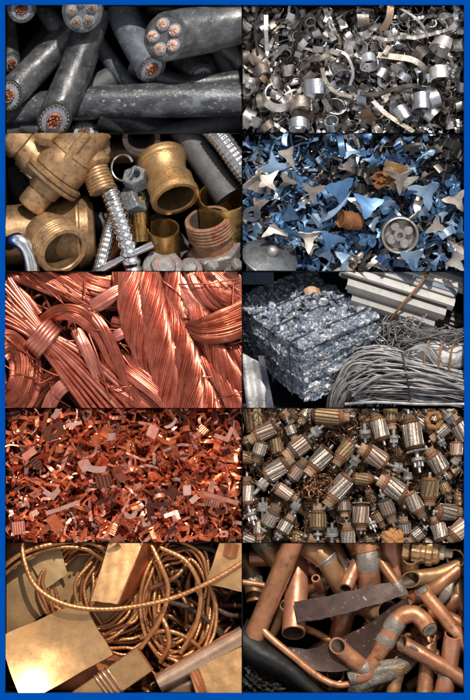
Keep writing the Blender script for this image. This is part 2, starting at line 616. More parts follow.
cable([(112, -20, -0.46), (128, 25, -0.36), (151, 67, -0.24)], 0.158, 'bluish scratched cable with a slit of copper in its dark end', rubber_blue, (0.45, -0.62, 0.64), 'single', cu_cut)
cable([(262, 12, -0.22), (220, 24, -0.16), (166, 37, 0.02)], 0.240, 'largest cable, five bright copper cores in its round grey end', rubber, (-0.62, -0.08, 0.78), 'multi', cu_pale)
cable([(165, 30, -0.47), (180, 52, -0.62), (202, 74, -0.46)], 0.132, 'cable tucked beneath the five core one, orange copper in its dark end', rubber, (0.32, -0.48, 0.82))
cable([(95, 112, -0.44), (150, 128, -0.66), (230, 152, -0.60)], 0.150, 'grey cable slipping out of sight beneath the flat scuffed one', rubber, None, None)
cable([(92, 160, -0.42), (88, 145, -0.60), (83, 130, -0.45)], 0.140, 'blunt cable end showing at the bottom edge beside the foremost cable', rubber, (-0.1, 0.5, 0.86), 'single', cu_dull)
cable([(85, 20, -0.72), (112, 62, -0.67), (145, 100, -0.57)], 0.085, 'thin bluish cable deep in the shadow behind the foremost cable', rubber_blue, None, None)
cable([(60, 15, -0.87), (40, 40, -0.82), (10, 75, -0.77)], 0.12, 'dark cable deep in the shadow below the top corner end', rubber_dark, None, None)
cable([(210, 10, -0.67), (228, 60, -0.62), (250, 110, -0.52)], 0.13, 'dark cable deep behind the largest cable near the inner divider', rubber_dark, None, None)
cable([(130, 5, -0.82), (170, 50, -0.77), (240, 72, -0.72)], 0.13, 'dark cable in the shadow beneath the largest cable', rubber_dark, None, None)
cable([(205, -20, -0.60), (190, 0, -0.55), (160, 16, -0.50)], 0.12, 'short dark cable at the top edge behind the five bright cores', rubber_dark, None, None)
cable([(20, 120, -0.57), (100, 145, -0.57), (240, 118, -0.62)], 0.13, 'dark cable lowest along the bottom edge of the cable bay', rubber_dark, None, None)
cable([(5, 130, -0.62), (40, 115, -0.57), (110, 75, -0.67)], 0.12, 'dark cable in the gap between the two slanting cables', rubber_dark, None, None)

cable([(150, 0, -0.52), (200, 20, -0.47), (245, 60, -0.42)], 0.11, 'dim cable passing behind the largest cable at the divider', rubber, None, None)
cable([(215, 128, -0.65), (236, 112, -0.60), (262, 100, -0.60)], 0.11, 'dim cable rising under the flat scuffed one at the divider', rubber, None, None)
cable([(40, 0, -0.57), (58, 30, -0.52), (75, 70, -0.57)], 0.10, 'dim cable in the gap beside the hanging five core end', rubber, None, None)
cable([(130, 62, -0.47), (180, 82, -0.42), (240, 78, -0.42)], 0.10, 'dim cable just above the flat scuffed one', rubber, None, None)

# ================================================================== bay 2: curled steel swarf
bay = 2
random.seed(22); np.random.seed(22)
st_silver = mat('steel_silver', (0.72, 0.70, 0.68), (0.40, 0.37, 0.34), metal=0.95, rough=0.30, scale=12, spots=(0.30, 0.20, 0.13), spot_at=0.66, bump=0.25, vary=0.3)
st_brown = mat('steel_brown', (0.36, 0.315, 0.27), (0.17, 0.145, 0.12), metal=0.9, rough=0.38, scale=12, spots=(0.5, 0.36, 0.22), spot_at=0.64, bump=0.3, vary=0.3)
st_blue = mat('steel_blued', (0.42, 0.47, 0.55), (0.60, 0.58, 0.55), metal=0.95, rough=0.32, scale=9, spots=(0.30, 0.19, 0.12), spot_at=0.66, bump=0.25, vary=0.25)
st_dark = mat('steel_dark', (0.13, 0.12, 0.11), (0.06, 0.055, 0.05), metal=0.85, rough=0.42, scale=12, bump=0.3, vary=0.3)
st_rust = mat('steel_rust', (0.40, 0.23, 0.12), (0.36, 0.31, 0.27), metal=0.8, rough=0.4, scale=10, spots=(0.75, 0.45, 0.15), spot_at=0.6, bump=0.3, vary=0.2)
st_white = mat('steel_white', (0.70, 0.67, 0.63), (0.48, 0.45, 0.41), metal=0.9, rough=0.42, scale=12, spots=(0.4, 0.3, 0.22), spot_at=0.68, bump=0.25, vary=0.1)

def curl_f(Rr, turns, width, pitch=0.0, spiral=0.0, cone=0.0):
    def f(u, v):
        a = u * turns * 2 * PI
        r = Rr * (1 + spiral * u) * (1 + cone * (v - 0.5))
        return (r * math.cos(a), r * math.sin(a), (v - 0.5) * width + pitch * a)
    return f
def strip_f(L, width, bend, twist=0.0, wave=0.0, wn=3):
    def f(u, v):
        a = bend * (u - 0.5)
        if abs(bend) > 1e-3:
            x, y = math.sin(a) * L / bend, (1 - math.cos(a)) * L / bend
        else:
            x, y = (u - 0.5) * L, 0
        w = (v - 0.5) * width
        tw = twist * (u - 0.5)
        return (x, y + w * math.cos(tw) * 1.0, w * math.sin(tw) + wave * math.sin(u * wn * 2 * PI))
    return f
def strip_on_edge(L, width, bend, wave=0.0):
    g = strip_f(L, width, bend)
    def f(u, v):
        x, y, _ = g(u, 0.5)
        return (x, y, (v - 0.5) * width + wave * math.sin(u * 7))
    return f

SW = []
for k in range(10):
    tn = rnd(0.45, 1.25)
    SW.append((sheet(curl_f(rnd(0.055, 0.11), tn, rnd(0.09, 0.17), rnd(-0.008, 0.012), rnd(0, 0.35), rnd(-0.3, 0.3)), int(10 + tn * 16), 3, 0.010), 'curl', 1.35 if k % 2 else 0.75))
for k in range(5):
    SW.append((sheet(curl_f(rnd(0.07, 0.13), rnd(0.2, 0.42), rnd(0.05, 0.12), 0.0, 0.1, rnd(-0.2, 0.2)), 10, 3, 0.010), 'bent flake', 1.4))
for k in range(4):
    SW.append((sheet(strip_f(rnd(0.22, 0.4), rnd(0.03, 0.06), rnd(-1.8, 1.8), rnd(-2, 2), rnd(0, 0.02)), 18, 3, 0.010), 'curved strip', 0.2))
for k in range(3):
    SW.append((sheet(strip_on_edge(rnd(0.25, 0.5), rnd(0.05, 0.09), rnd(-2.5, 2.5), 0.01), 18, 3, 0.010), 'strip on edge', 0.3))
for k in range(3):
    SW.append((sheet(strip_f(rnd(0.12, 0.2), rnd(0.07, 0.11), 0.01, rnd(-0.5, 0.5), rnd(0.005, 0.015), 1), 8, 3, 0.010), 'flat flake', 0.2))
FIN = [(st_silver, 'silver', 6), (st_brown, 'brownish', 3), (st_blue, 'bluish', 3.4), (st_dark, 'dark', 2.6), (st_rust, 'rusty', 0.6), (st_white, 'bright', 2.2)]
protos = []
for vf, shape, xt in SW:
    for m, fn, w in FIN:
        protos.append((proto('swarf_curl', vf, m), f'{fn} {shape}', 'steel swarf', w, xt * rnd(0.7, 1.1)))
low = [sheet(curl_f(rnd(0.05, 0.09), rnd(0.3, 0.9), rnd(0.05, 0.1)), 9, 2, 0.008) for k in range(6)] + \
      [sheet(strip_f(rnd(0.15, 0.3), rnd(0.03, 0.05), rnd(-1.5, 1.5), rnd(-2, 2)), 8, 2, 0.008) for k in range(5)]
filling('loose_swarf', 1700, low, -0.6, -0.14, 0.8, (0.55, 1.1), [st_dark, st_brown, st_silver, st_silver, st_blue], 'small dark steel swarf packed under the larger curls')

marks2 = [('the ring shaped curl', 278, 98), ('the square box curl', 301, 107), ('the zigzag bright strip', 415, 40), ('the long dark level strip', 392, 90),
          ('the gold bent band', 332, 82), ('the long tan strip', 392, 119), ('the orange upright band', 388, 18), ('the thin dark hanging strip', 297, 32),
          ('the boat shaped flake', 327, 54), ('the big drum curl', 422, 103), ('the wide arched strip', 405, 62), ('the pale upright band', 265, 30)]
heap(299, protos, -0.32, -0.01, 0.45, (0.5, 0.95), 'curled steel swarf', marks2)

def path_ribbon(pts, w, th=0.012, n=40, tilt=0.0, fold=0.0, wn=6):
    """flat ribbon along photo points; tilt turns its width out of the tray plane"""
    p = spline([P(*q) for q in pts], n)
    t, U, W = frames(p)
    def f(u, v):
        i = min(int(round(u * (n - 1))), n - 1)
        tt = t[i]
        side = np.cross(tt, (0, 0, 1.0)); side /= np.linalg.norm(side) + 1e-9
        up = np.cross(side, tt)
        a = tilt(u) if callable(tilt) else tilt
        off = (v - 0.5) * w
        q = p[i] + side * off * math.cos(a) + up * off * math.sin(a)
        if fold:
            q = q + up * fold * (abs(((u * wn) % 1) - 0.5) * 2 - 0.5)
        return q
    return sheet(f, n, 4, th)
SG = 'large pieces of steel swarf'
def swarf(pts, w, m, label, **k):
    return one('swarf_strip', path_ribbon([(x, y, z - 0.02) for x, y, z in pts], w * 0.72, **k), m, label, 'steel swarf', SG)
def ringc(x, y, z, rr, turns, width, m, label, tilt=(0.5, 0), spin=0, th=0.014, cone=0.0, spiral=0.0):
    V, F = sheet(curl_f(rr, turns, width, 0.0, spiral, cone), 48, 5, th)
    mw = np.array(Matrix.Translation(P(x, y, z)) @ Euler((tilt[0], tilt[1], 0)).to_matrix().to_4x4() @ Matrix.Rotation(spin, 4, 'Z'))
    return one('swarf_curl', (V @ mw[:3, :3].T + mw[:3, 3], F), m, label, 'steel swarf', SG)
ringc(278, 96, 0.02, 0.145, 0.80, 0.09, st_silver, 'ring shaped silver brown curl, an open circle lying on the heap', (-0.55, 0.1), 2.0, cone=-0.2)
ringc(301, 107, 0.02, 0.105, 0.95, 0.13, st_brown, 'square box curl of brown steel standing beside the ring shaped curl', (1.0, 0.1), 0.6)
ringc(299, 126, 0.0, 0.095, 0.8, 0.11, st_blue, 'short curl with a blue sheen just below the square box curl', (1.1, 0.0), 0.2)
ringc(422, 103, 0.02, 0.095, 0.9, 0.17, st_blue, 'big drum curl mottled blue and brown', (1.25, 0.1), 0.4)
ringc(263, 72, 0.0, 0.07, 1.1, 0.13, st_brown, 'upright brown roll rightward of the divider above the ring shaped curl', (0.9, 0.4), 0.4)
ringc(369, 62, -0.02, 0.09, 0.9, 0.10, st_blue, 'bluish hoop leftward of the long dark level strip', (0.95, 0.2), 1.0)
ringc(440, 75, 0.0, 0.10, 0.45, 0.13, st_white, 'broad bright flake between the arched strip and the blue rim', (1.2, 0.2), 0.8)
ringc(316, 88, 0.0, 0.13, 0.28, 0.15, st_blue, 'broad pale blue flake between the box curl and gold band', (1.45, 0.3), 1.3)
swarf([(378, 38, 0), (390, 40, 0.02), (402, 37, 0), (415, 38, 0.03), (428, 35, 0), (440, 32, 0.02), (452, 28, 0)], 0.055, st_white, 'zigzag bright strip folded like a concertina', tilt=0.5, fold=0.07, wn=5)
swarf([(360, 93, 0.02), (375, 95, 0.02), (395, 89, 0.03), (415, 86, 0.02), (428, 92, -0.05)], 0.075, st_dark, 'long dark level strip lying across the heap', tilt=0.7)
swarf([(378, 55, 0.0), (395, 57, 0.04), (412, 60, 0.05), (424, 68, 0.02), (427, 80, -0.06)], 0.085, st_brown, 'wide arched grey brown strip above the long dark one', tilt=0.25)
swarf([(322, 68, 0.02), (325, 80, 0.04), (335, 92, 0.05), (352, 97, 0.0)], 0.07, st_brown, 'gold brown bent band in the middle of the heap', tilt=0.6)
swarf([(336, 50, 0.0), (347, 56, 0.03), (353, 72, 0.0), (350, 85, -0.06)], 0.04, st_white, 'white thin hook rightward of the boat shaped flake', tilt=0.3)
swarf([(373, 101, 0.03), (385, 113, 0.04), (398, 122, 0.04), (414, 132, 0.02)], 0.06, st_brown, 'long tan strip sloping down to the bottom edge', tilt=0.2)
swarf([(391, 3, 0.02), (389, 18, 0.03), (383, 30, -0.05)], 0.10, st_rust, 'orange upright band at the top edge', tilt=0.3)
swarf([(294, 0, 0.0), (300, 20, 0.05), (298, 38, 0.05), (291, 62, -0.05)], 0.05, st_dark, 'thin dark hanging strip curving down from the top', tilt=0.9)
swarf([(257, 5, 0.0), (255, 28, 0.03), (258, 55, -0.04)], 0.035, st_dark, 'narrow black strip hanging beside the middle divider', tilt=0.8)
swarf([(266, 15, 0.0), (266, 32, 0.03), (267, 50, -0.02)], 0.055, st_silver, 'pale upright band beside the narrow black strip', tilt=0.2)
swarf([(310, 60, -0.02), (322, 58, 0.05), (334, 50, 0.0)], 0.09, st_brown, 'boat shaped flake with a hollow back', tilt=0.6)
swarf([(400, 8, 0.0), (415, 18, 0.04), (424, 28, 0.02), (428, 36, -0.05)], 0.04, st_silver, 'slim silver strip curving down towards the zigzag one', tilt=0.6)
swarf([(432, 82, -0.03), (440, 95, 0.03), (452, 100, 0.0), (464, 97, -0.05)], 0.04, st_dark, 'dark hooked strip between the drum curl and the rim', tilt=0.9)

# ================================================================== bay 3: brass fittings and hoses
bay = 3
random.seed(33); np.random.seed(33)
brass = mat('brass', (0.44, 0.265, 0.13), (0.29, 0.17, 0.082), metal=0.55, rough=0.38, scale=9, spots=(0.15, 0.09, 0.05), spot_at=0.51, spot_w=0.16, spot_scale=22,
            bump=0.16, bscale=90, spot2=(0.24, 0.16, 0.095), spot2_at=0.56, vary=0.12)
brass_b = mat('brass_bright', (0.50, 0.31, 0.135), (0.38, 0.215, 0.085), metal=0.7, rough=0.34, scale=9, spots=(0.19, 0.12, 0.065), spot_at=0.57, spot_w=0.14, spot2=(0.27, 0.22, 0.16), spot2_at=0.6, bump=0.3, bscale=70, vary=0.1)
brass_sheet = mat('brass_sheet', (0.62, 0.40, 0.14), (0.42, 0.24, 0.08), metal=0.95, rough=0.28, scale=6, bump=0.1, spots=(0.25, 0.14, 0.06), spot_at=0.64)
brass_in = mat('brass_inside', (0.17, 0.11, 0.045), (0.09, 0.055, 0.025), metal=0.5, rough=0.6, scale=12, bump=0.3)  # dark of a deep hole put into the colour of the shallow bores
chrome = mat('chrome', (0.78, 0.78, 0.78), (0.62, 0.62, 0.63), metal=1.0, rough=0.22, scale=8, bump=0.0, rvary=0.05, vary=0.05)
steel_hose = mat('hose_steel', (0.62, 0.62, 0.62), (0.42, 0.41, 0.40), metal=0.95, rough=0.27, scale=12, bump=0.1, spots=(0.3, 0.28, 0.25), spot_at=0.62)
lead_grey = mat('lead_grey', (0.24, 0.23, 0.22), (0.15, 0.14, 0.135), metal=0.4, rough=0.55, scale=10, spots=(0.42, 0.41, 0.40), spot_at=0.6, bump=0.6, bscale=26, spot2=(0.28, 0.13, 0.085), spot2_at=0.55)
rust_red = mat('rust_red', (0.30, 0.115, 0.055), (0.40, 0.24, 0.13), metal=0.2, rough=0.7, scale=14, spots=(0.34, 0.32, 0.30), spot_at=0.57, spot_w=0.08, bump=0.8, bscale=50, spot2=(0.30, 0.055, 0.03), spot2_at=0.55)
pipe_grey = mat('pipe_grey', (0.095, 0.095, 0.098), (0.06, 0.06, 0.062), rough=0.6, scale=12, spots=(0.18, 0.18, 0.18), spot_at=0.6, spot_w=0.15, bump=0.4)
rust_dark = mat('rust_dark', (0.13, 0.10, 0.085), (0.08, 0.065, 0.055), metal=0.3, rough=0.65, scale=12, bump=0.6, spots=(0.22, 0.16, 0.12), spot_at=0.6)

def thread(t0, t1, r, n=6, d=0.012):
    out = []
    for k in range(n):
        a = t0 + (t1 - t0) * k / n; w = (t1 - t0) / n
        out += [(a, r - d), (a + w * 0.3, r), (a + w * 0.6, r), (a + w * 0.95, r - d)]
    return out
def hexmod(th, k):
    a = np.mod(th, PI / 3) - PI / 6
    return math.cos(PI / 6) / np.cos(a)

# the big angle valve in the corner
v = thing('brass_valve', 'large brass angle valve with a round flange and threaded outlet, topmost of the fittings', 'valve', P(60, 175, -0.3))
o0 = P(28, 208, -0.10); dv = Vector((0.50, 0.62, 0.10)).normalized()
obj('bonnet', lathe(o0, dv, [(0, 0.10), (0.015, 0.135), (0.05, 0.145), (0.20, 0.145), (0.215, 0.165), (0.30, 0.175), (0.33, 0.21)], 36), brass, v, 0.5)
ce = o0 + dv * 0.33
obj('flange', lathe(ce, dv, [(0, 0.20), (0.005, 0.30), (0.02, 0.315), (0.05, 0.315), (0.056, 0.295), (0.062, 0.295), (0.068, 0.32), (0.10, 0.32), (0.115, 0.30), (0.13, 0.22)], 48), brass, v, 0.5)
c2 = ce + dv * 0.13
obj('valve_body', lathe(c2, dv, [(0, 0.27), (0.10, 0.275), (0.20, 0.26), (0.27, 0.235), (0.34, 0.22), (0.46, 0.21), (0.62, 0.20)], 36), brass, v, 0.5)
side = Vector((0.62, -0.52, 0.10)).normalized()
cs = c2 + dv * 0.10 + side * 0.18
oo = P(103, 191, -0.02)
dd = Vector((0.40, -0.82, 0.10)).normalized()
ob = P(88, 155, -0.10)
L = (oo - ob).length
dd = (oo - ob).normalized()
obj('outlet_boss', lathe(ob - dd * 0.02, dd, [(0, 0.20), (0.08, 0.20), (0.14, 0.185), (0.17, 0.15)], 32), brass, v, 0.5)
obj('threaded_outlet', lathe(ob, dd, [(0.10, 0.135)] + thread(0.16, L, 0.142, 7) + [(L + 0.005, 0.10)], 36), brass, v, 0.4)
obj('shoulder', lathe(P(70, 140, -0.15), Vector((0.8, -0.25, 0.2)), [(0, 0.20), (0.10, 0.21), (0.30, 0.21), (0.36, 0.185), (0.37, 0.10)], 6), brass, v, 0.3)
obj('side_port', lathe(P(34, 155, -0.14), Vector((-0.62, 0.55, 0.12)), [(-0.15, 0.22), (0.05, 0.21), (0.12, 0.17), (0.16, 0.16), (0.18, 0.19), (0.34, 0.19), (0.36, 0.17)], 32), brass, v, 0.5)
obj('top_nut', lathe(P(46, 139, 0.08), Vector((0.1, 0.5, 0.5)), [(0, 0.12), (0.10, 0.12), (0.12, 0.10), (0.121, 0.0)], 6), brass, v, 0.3)
obj('collar_ring', lathe(c2, dv, [(0.24, 0.2), (0.245, 0.262), (0.29, 0.262), (0.30, 0.2)], 48), brass, v, 0.4)
obj('vent_screw', lathe(P(36, 194, 0.035), Vector((0.1, 0.1, 1)), [(0, 0.016), (0.006, 0.016), (0.008, 0.0)], 14), rust_dark, v)
obj('cast_rib', lathe(c2 + dv * 0.05 + Vector((0, 0, 0.22)), dv, [(0, 0.0), (0.01, 0.045), (0.2, 0.055), (0.45, 0.045), (0.46, 0.0)], 16), brass, v)
obj('square_boss', lathe(P(100, 147, -0.02), Vector((0.55, 0.35, 0.6)), [(-0.2, 0.14), (0.0, 0.135), (0.03, 0.11), (0.032, 0.0)], 8), brass, v, 0.3)
# the big tee below it
tee = thing('brass_tee', 'big brass tee with a wide threaded mouth turned up, lowest at the blue rim', 'pipe fitting', P(50, 240, -0.4))
tb = P(-12, 236, -0.36)
obj('run', lathe(tb, Vector((1.0, 0.06, 0.0)), [(0, 0.30), (0.55, 0.315), (0.72, 0.34), (0.86, 0.37), (0.885, 0.39), (0.905, 0.39), (0.92, 0.37), (1.0, 0.35), (1.05, 0.29), (1.06, 0.2)], 48), brass, tee, 0.5)
td = Vector((0.42, -0.46, 0.66)).normalized()
m0 = P(52, 239, -0.10)
obj('mouth', lathe(m0, td, [(-0.15, 0.25), (0.0, 0.262)] + thread(0.04, 0.22, 0.272, 5) + [(0.24, 0.268), (0.252, 0.255), (0.252, 0.215), (0.24, 0.205)], 48, caps=False), brass, tee, 0.45)
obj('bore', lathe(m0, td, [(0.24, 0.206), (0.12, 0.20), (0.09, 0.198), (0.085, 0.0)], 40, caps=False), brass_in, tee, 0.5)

# cast flanged nipple in the middle
f = thing('flanged_nipple', 'upright flared brass nipple with a threaded open mouth, in the middle of the bay', 'pipe fitting', P(168, 180, -0.3))
a0, a1 = P(160, 157, -0.24), P(178, 205, -0.02)
ax = (a1 - a0).normalized(); Ln = (a1 - a0).length
ax = Vector((ax.x, ax.y, 0.62)).normalized()
obj('body', lathe(a0, ax, [(-0.03, 0.18), (-0.02, 0.235), (0.0, 0.252), (0.05, 0.258), (0.075, 0.245), (0.09, 0.25), (0.11, 0.235), (0.17, 0.215), (0.25, 0.208), (0.30, 0.215)]
    + thread(0.31, 0.47, 0.238, 7, 0.011) + [(0.48, 0.25), (0.535, 0.25), (0.545, 0.24), (0.545, 0.20), (0.53, 0.19)], 48, caps=False), brass_b, f, 0.45)
obj('bore', lathe(a0, ax, [(0.535, 0.192), (0.3, 0.185), (0.1, 0.18), (0.09, 0.0)], 40, caps=False), brass_in, f)

# hoses
def ringed_hose(pts, r, pitch, m, name, label):
    p0 = spline([P(*q) for q in pts], 200)
    Ls = np.linalg.norm(np.diff(p0, axis=0), axis=1).sum()
    n = int(Ls / pitch)
    p = spline([P(*q) for q in pts], n * 8)
    k = np.arange(len(p)) % 8
    rr = r * np.array([0.84, 0.92, 0.97, 1.0, 1.0, 0.97, 0.92, 0.84])[k]
    return one(name, tube(p, rr, 24), m, label, 'hose', 'metal hoses', 0.6)
ringed_hose([(108, 188, -0.10), (116, 208, -0.02), (125, 235, 0.0), (134, 275, -0.05)], 0.098, 0.062, chrome, 'corrugated_hose', 'shiny corrugated steel hose running down from the valve outlet')
def braid_hose(pts, r, label, m=steel_hose):
    nr, nk = 260, 64
    p = spline([P(*q) for q in pts], nr)
    V, F = tube(p, r, nk)
    V = V[:nr * nk].reshape(nr, nk, 3)
    i, k = np.meshgrid(np.arange(nr), np.arange(nk), indexing='ij')
    s = np.linspace(0, np.linalg.norm(np.diff(p, axis=0), axis=1).sum(), nr)[:, None]
    h = np.sin(k / nk * 2 * PI * 9 + s * 75) * np.sin(k / nk * 2 * PI * 9 - s * 75)
    V = p[:, None, :] + (V - p[:, None, :]) * (1 + 0.07 * h)[:, :, None]
    return one('braided_hose', (V.reshape(-1, 3), F), m, label, 'hose', 'metal hoses', 1.2)
braid_hose([(114, 214, -0.2), (108, 235, -0.16), (98, 275, -0.12)], 0.07, 'slender braided steel hose between the tee and the corrugated hose')
braid_hose([(206, 122, -0.1), (222, 140, -0.02), (240, 165, -0.02), (256, 185, -0.1)], 0.105, 'thick braided steel hose in the top corner beside the grey pipe')

one('steel_rod', tube([P(90, 275, -0.06), P(124, 258, 0.0), P(153, 244, 0.05)], 0.038, 18), chrome, 'straight polished steel rod lying over the hoses at the bottom edge', 'rod')
one('chrome_pipe', tube(spline([P(8, 243, -0.1), P(18, 240, 0.08), P(27, 248, 0.10), P(31, 262, 0.06), P(33, 280, 0.0)], 40), 0.078, 24), chrome, 'bent chrome pipe in the bottom corner over the brass tee', 'pipe')
one('stud', lathe(P(15, 162, -0.12), Vector((0.65, -0.6, 0.2)), [(0, 0.03), (0.01, 0.038), (0.10, 0.038), (0.11, 0.028)] + thread(0.12, 0.3, 0.03, 8, 0.006) + [(0.31, 0.0)], 20), chrome,
    'short steel stud behind the valve flange by the rim', 'bolt')
t = thing('grey_pipe', 'straight dark grey pipe sloping down from the top edge', 'pipe', P(205, 160, -0.4))
obj('pipe_wall', pipe(spline([P(176, 118, -0.35), P(228, 196, -0.22)], 24), 0.145, 0.03, 32), pipe_grey, t)
n_ = thing('socket_nut', 'dark rusty pipe socket with an open mouth at the top edge', 'pipe fitting', P(140, 136, -0.3))
obj('socket_wall', pipe(spline([P(140, 126, -0.4), P(141, 138, -0.16)], 12), 0.19, 0.05, 36), rust_dark, n_)
# sheet brass shells
def shell(pts, r, w, label, m=brass_sheet, a0=0.0, a1=2 * PI, cut=None):
    o, d = P(*pts[0]), (P(*pts[1]) - P(*pts[0]))
    d_ = np.array(tuple(d)); Ld = np.linalg.norm(d_); d_ /= Ld
    ref = np.array([0, 0, 1.0]); u = np.cross(ref, d_); u /= np.linalg.norm(u); w_ = np.cross(d_, u)
    og = np.array(tuple(o))
    def f(uu, vv):
        a = a0 + (a1 - a0) * uu
        return og + d_ * Ld * vv + r * (math.cos(a) * u + math.sin(a) * w_)
    return one('brass_shell', sheet(f, 48, 6, w), m, label, 'brass sleeve', 'thin brass sleeves')
shell([(164, 262, -0.30), (163, 228, -0.02)], 0.155, 0.018, 'thin rolled brass sleeve standing behind the steel rod', brass_sheet, 0, 5.6)
shell([(224, 240, -0.4), (224, 196, -0.05)], 0.25, 0.018, 'wide oval brass sleeve by the middle divider, above the rusty nut', brass_sheet)
shell([(138, 195, -0.25), (142, 240, -0.3)], 0.09, 0.015, 'narrow curled brass strip beside the corrugated hose', brass_sheet, 0.2, 3.6)
shell([(118, 236, -0.45), (105, 262, -0.40)], 0.10, 0.015, 'coppery brass sleeve deep between the braided hose and the tee', mat('red_brass', (0.55, 0.24, 0.10), (0.4, 0.16, 0.07), metal=0.9, rough=0.3))
# rusty union nut
g = thing('rusty_union', 'rusty threaded union with a grey hexagon base at the bottom edge', 'pipe fitting', P(210, 240, -0.3))
ga, gd = P(217, 259, -0.26), Vector((-0.16, 0.66, 0.46)).normalized()
obj('hexagon', lathe(ga, gd, [(0, 0.25), (0.02, 0.285), (0.14, 0.285), (0.16, 0.26)], 48, mod=hexmod), lead_grey, g, 0.3)
obj('threaded_neck', lathe(ga, gd, [(0.15, 0.225), (0.17, 0.205), (0.27, 0.205), (0.29, 0.225)] + thread(0.30, 0.49, 0.235, 5, 0.014) + [(0.50, 0.23), (0.505, 0.185)], 48, caps=False), rust_red, g, 0.4)
obj('bore', lathe(ga, gd, [(0.506, 0.187), (0.4, 0.18), (0.3, 0.175), (0.29, 0.0)], 40, caps=False), rust_dark, g)
def lump(name, x, y, z, rx, ry, rz, m, label, cat, rough=0.10, fr=3.0, seed=0, group=None):
    rs = np.random.RandomState(seed)
    nu, nv = 40, 22
    ph = rs.rand(6) * 6.28
    th = np.linspace(0, 2 * PI, nu, endpoint=False)
    V = []
    for j in range(nv):
        la = -PI / 2 + PI * j / (nv - 1)
        cx_, sz = math.cos(la), math.sin(la)
        k = 1 + rough * (np.sin(fr * np.cos(th) * cx_ * 2 + ph[0]) * np.sin(fr * np.sin(th) * cx_ * 2 + ph[1]) + 0.6 * np.sin(fr * 2.3 * np.cos(th + ph[2]) * cx_ + ph[3] + sz * 4)
                         + 0.4 * np.sin(th * 7 + ph[4] + sz * 9) * cx_)
        c = P(x, y, z)
        V.append(np.stack([c.x + rx * k * cx_ * np.cos(th), c.y + ry * k * cx_ * np.sin(th), np.full(nu, c.z) + rz * k * sz], 1))
    return one(name, (np.array(V).reshape(-1, 3), ring_faces(nv, nu)), m, label, cat, group, 1.0)
def nut(x, y, z, r, h, d, label, m=lead_grey, hole=0.5, grp='grey mottled nuts and caps', name='hex_nut', nm=48):
    d = Vector(d).normalized()
    vf = lathe(P(x, y, z) - d * h, d, [(0, r * 0.9), (0.012, r), (h - 0.014, r), (h, r * 0.93), (h + 0.002, r * (hole + 0.1)), (h - 0.02, r * hole), (h * 0.3, r * hole), (h * 0.29, 0.0)], nm, mod=lambda th, k: hexmod(th, k) if k < 4 else np.ones(nm))
    return one(name, vf, m, label, 'nut', grp, 0.35)
def cap(x, y, z, r, h, d, label, m=lead_grey):
    vf = lathe(P(x, y, z), Vector(d), [(-h, r * 0.92), (-h * 0.5, r), (0, r), (0.02, r * 0.96), (0.035, r * 0.8), (0.04, r * 0.62), (0.075, r * 0.55), (0.085, r * 0.4), (0.087, 0)], 40, mod=lambda th, k: 1 + 0.025 * np.sin(3 * th + k) + 0.02 * np.sin(7 * th))
    return one('pipe_cap', vf, m, label, 'cap', 'grey mottled nuts and caps', 0.5)
cap(163, 268, -0.02, 0.21, 0.2, (0.1, 0.35, 0.9), 'broad grey crusted cap at the bottom edge below the rolled sleeve')
cap(190, 270, -0.04, 0.13, 0.2, (-0.1, 0.3, 0.9), 'smaller rust tinged cap between the broad one and the rusty union')
blued = mat('mottled_blue', (0.22, 0.235, 0.25), (0.11, 0.115, 0.125), metal=0.4, rough=0.5, scale=9, spots=(0.45, 0.45, 0.45), spot_at=0.56, spot_w=0.1, bump=0.6, bscale=30, spot2=(0.28, 0.18, 0.12), spot2_at=0.62)
nut(133, 174, -0.06, 0.13, 0.16, (-0.3, 0.6, 0.7), 'bluish grey mottled nut wedged beside the flared nipple', blued)
nut(141, 196, -0.14, 0.15, 0.18, (0.7, 0.3, 0.5), 'larger dark mottled nut below the bluish one by the corrugated hose', blued, 0.3)
for x, y, z, d, lab in ((212, 268, 0.14, (0.2, 0.5, 0.5), 'hexagon headed grey bolt in front of the rusty union'), (235, 266, 0.10, (0.6, 0.5, 0.5), 'pale grey bolt beside the hexagon headed one near the divider')):
    b2 = thing('grey_bolt', lab, 'bolt', P(x, y, z), 'grey bolts')
    obj('head', lathe(P(x, y, z), Vector(d), [(0, 0.055), (0.01, 0.065), (0.05, 0.065), (0.062, 0.055), (0.063, 0.0)], 6), lead_grey, b2, 0.3)
    obj('shank', lathe(P(x, y, z), Vector(d), [(-0.2, 0.03)] + thread(-0.18, 0.0, 0.038, 8, 0.006) + [(0.0, 0.05)], 16), lead_grey, b2, 0.4)
one('wire_ring', tube(spline([P(122 + 11 * math.cos(a), 167 + 13 * math.sin(a), -0.1 + 0.05 * math.cos(a)) for a in np.linspace(0, 2 * PI * 0.93, 20)], 60), 0.014, 8), chrome, 'thin silver wire ring between the valve outlet and nipple', 'wire ring')
one('rust_flake', tube(spline([P(104, 194, 0.05), P(108, 200, 0.08), P(113, 199, 0.05), P(117, 202, 0.0)], 14), 0.012, 8), rust_dark, 'dark sliver of sealing tape hanging below the valve outlet', 'sliver')
# dark fittings seen in the gaps
for x0, y0, x1, y1, r, z, lab in ((10, 165, 40, 240, 0.12, -0.75, 'dim brass pipe deep between valve and tee'), (100, 150, 150, 150, 0.12, -0.7, 'dim pipe deep at the top between valve and nipple'),
                                  (120, 200, 100, 280, 0.13, -0.85, 'dim brass pipe deep below the corrugated hose'), (190, 190, 250, 205, 0.12, -0.75, 'dim pipe deep between the nipple and the grey pipe'),
                                  (150, 215, 200, 275, 0.13, -0.8, 'dim brass pipe deep below the nipple mouth'), (225, 130, 250, 200, 0.12, -0.8, 'dim pipe deep under the thick braided hose'),
                                  (60, 215, 130, 225, 0.10, -0.8, 'dim pipe deep behind the tee flange')):
    one('buried_pipe', pipe(spline([P(x0, y0, z), P(x1, y1, z + 0.05)], 10), r, 0.03, 24), random.choice([brass, rust_dark, pipe_grey]), lab, 'pipe', 'dim pipes deep in the brass bay')

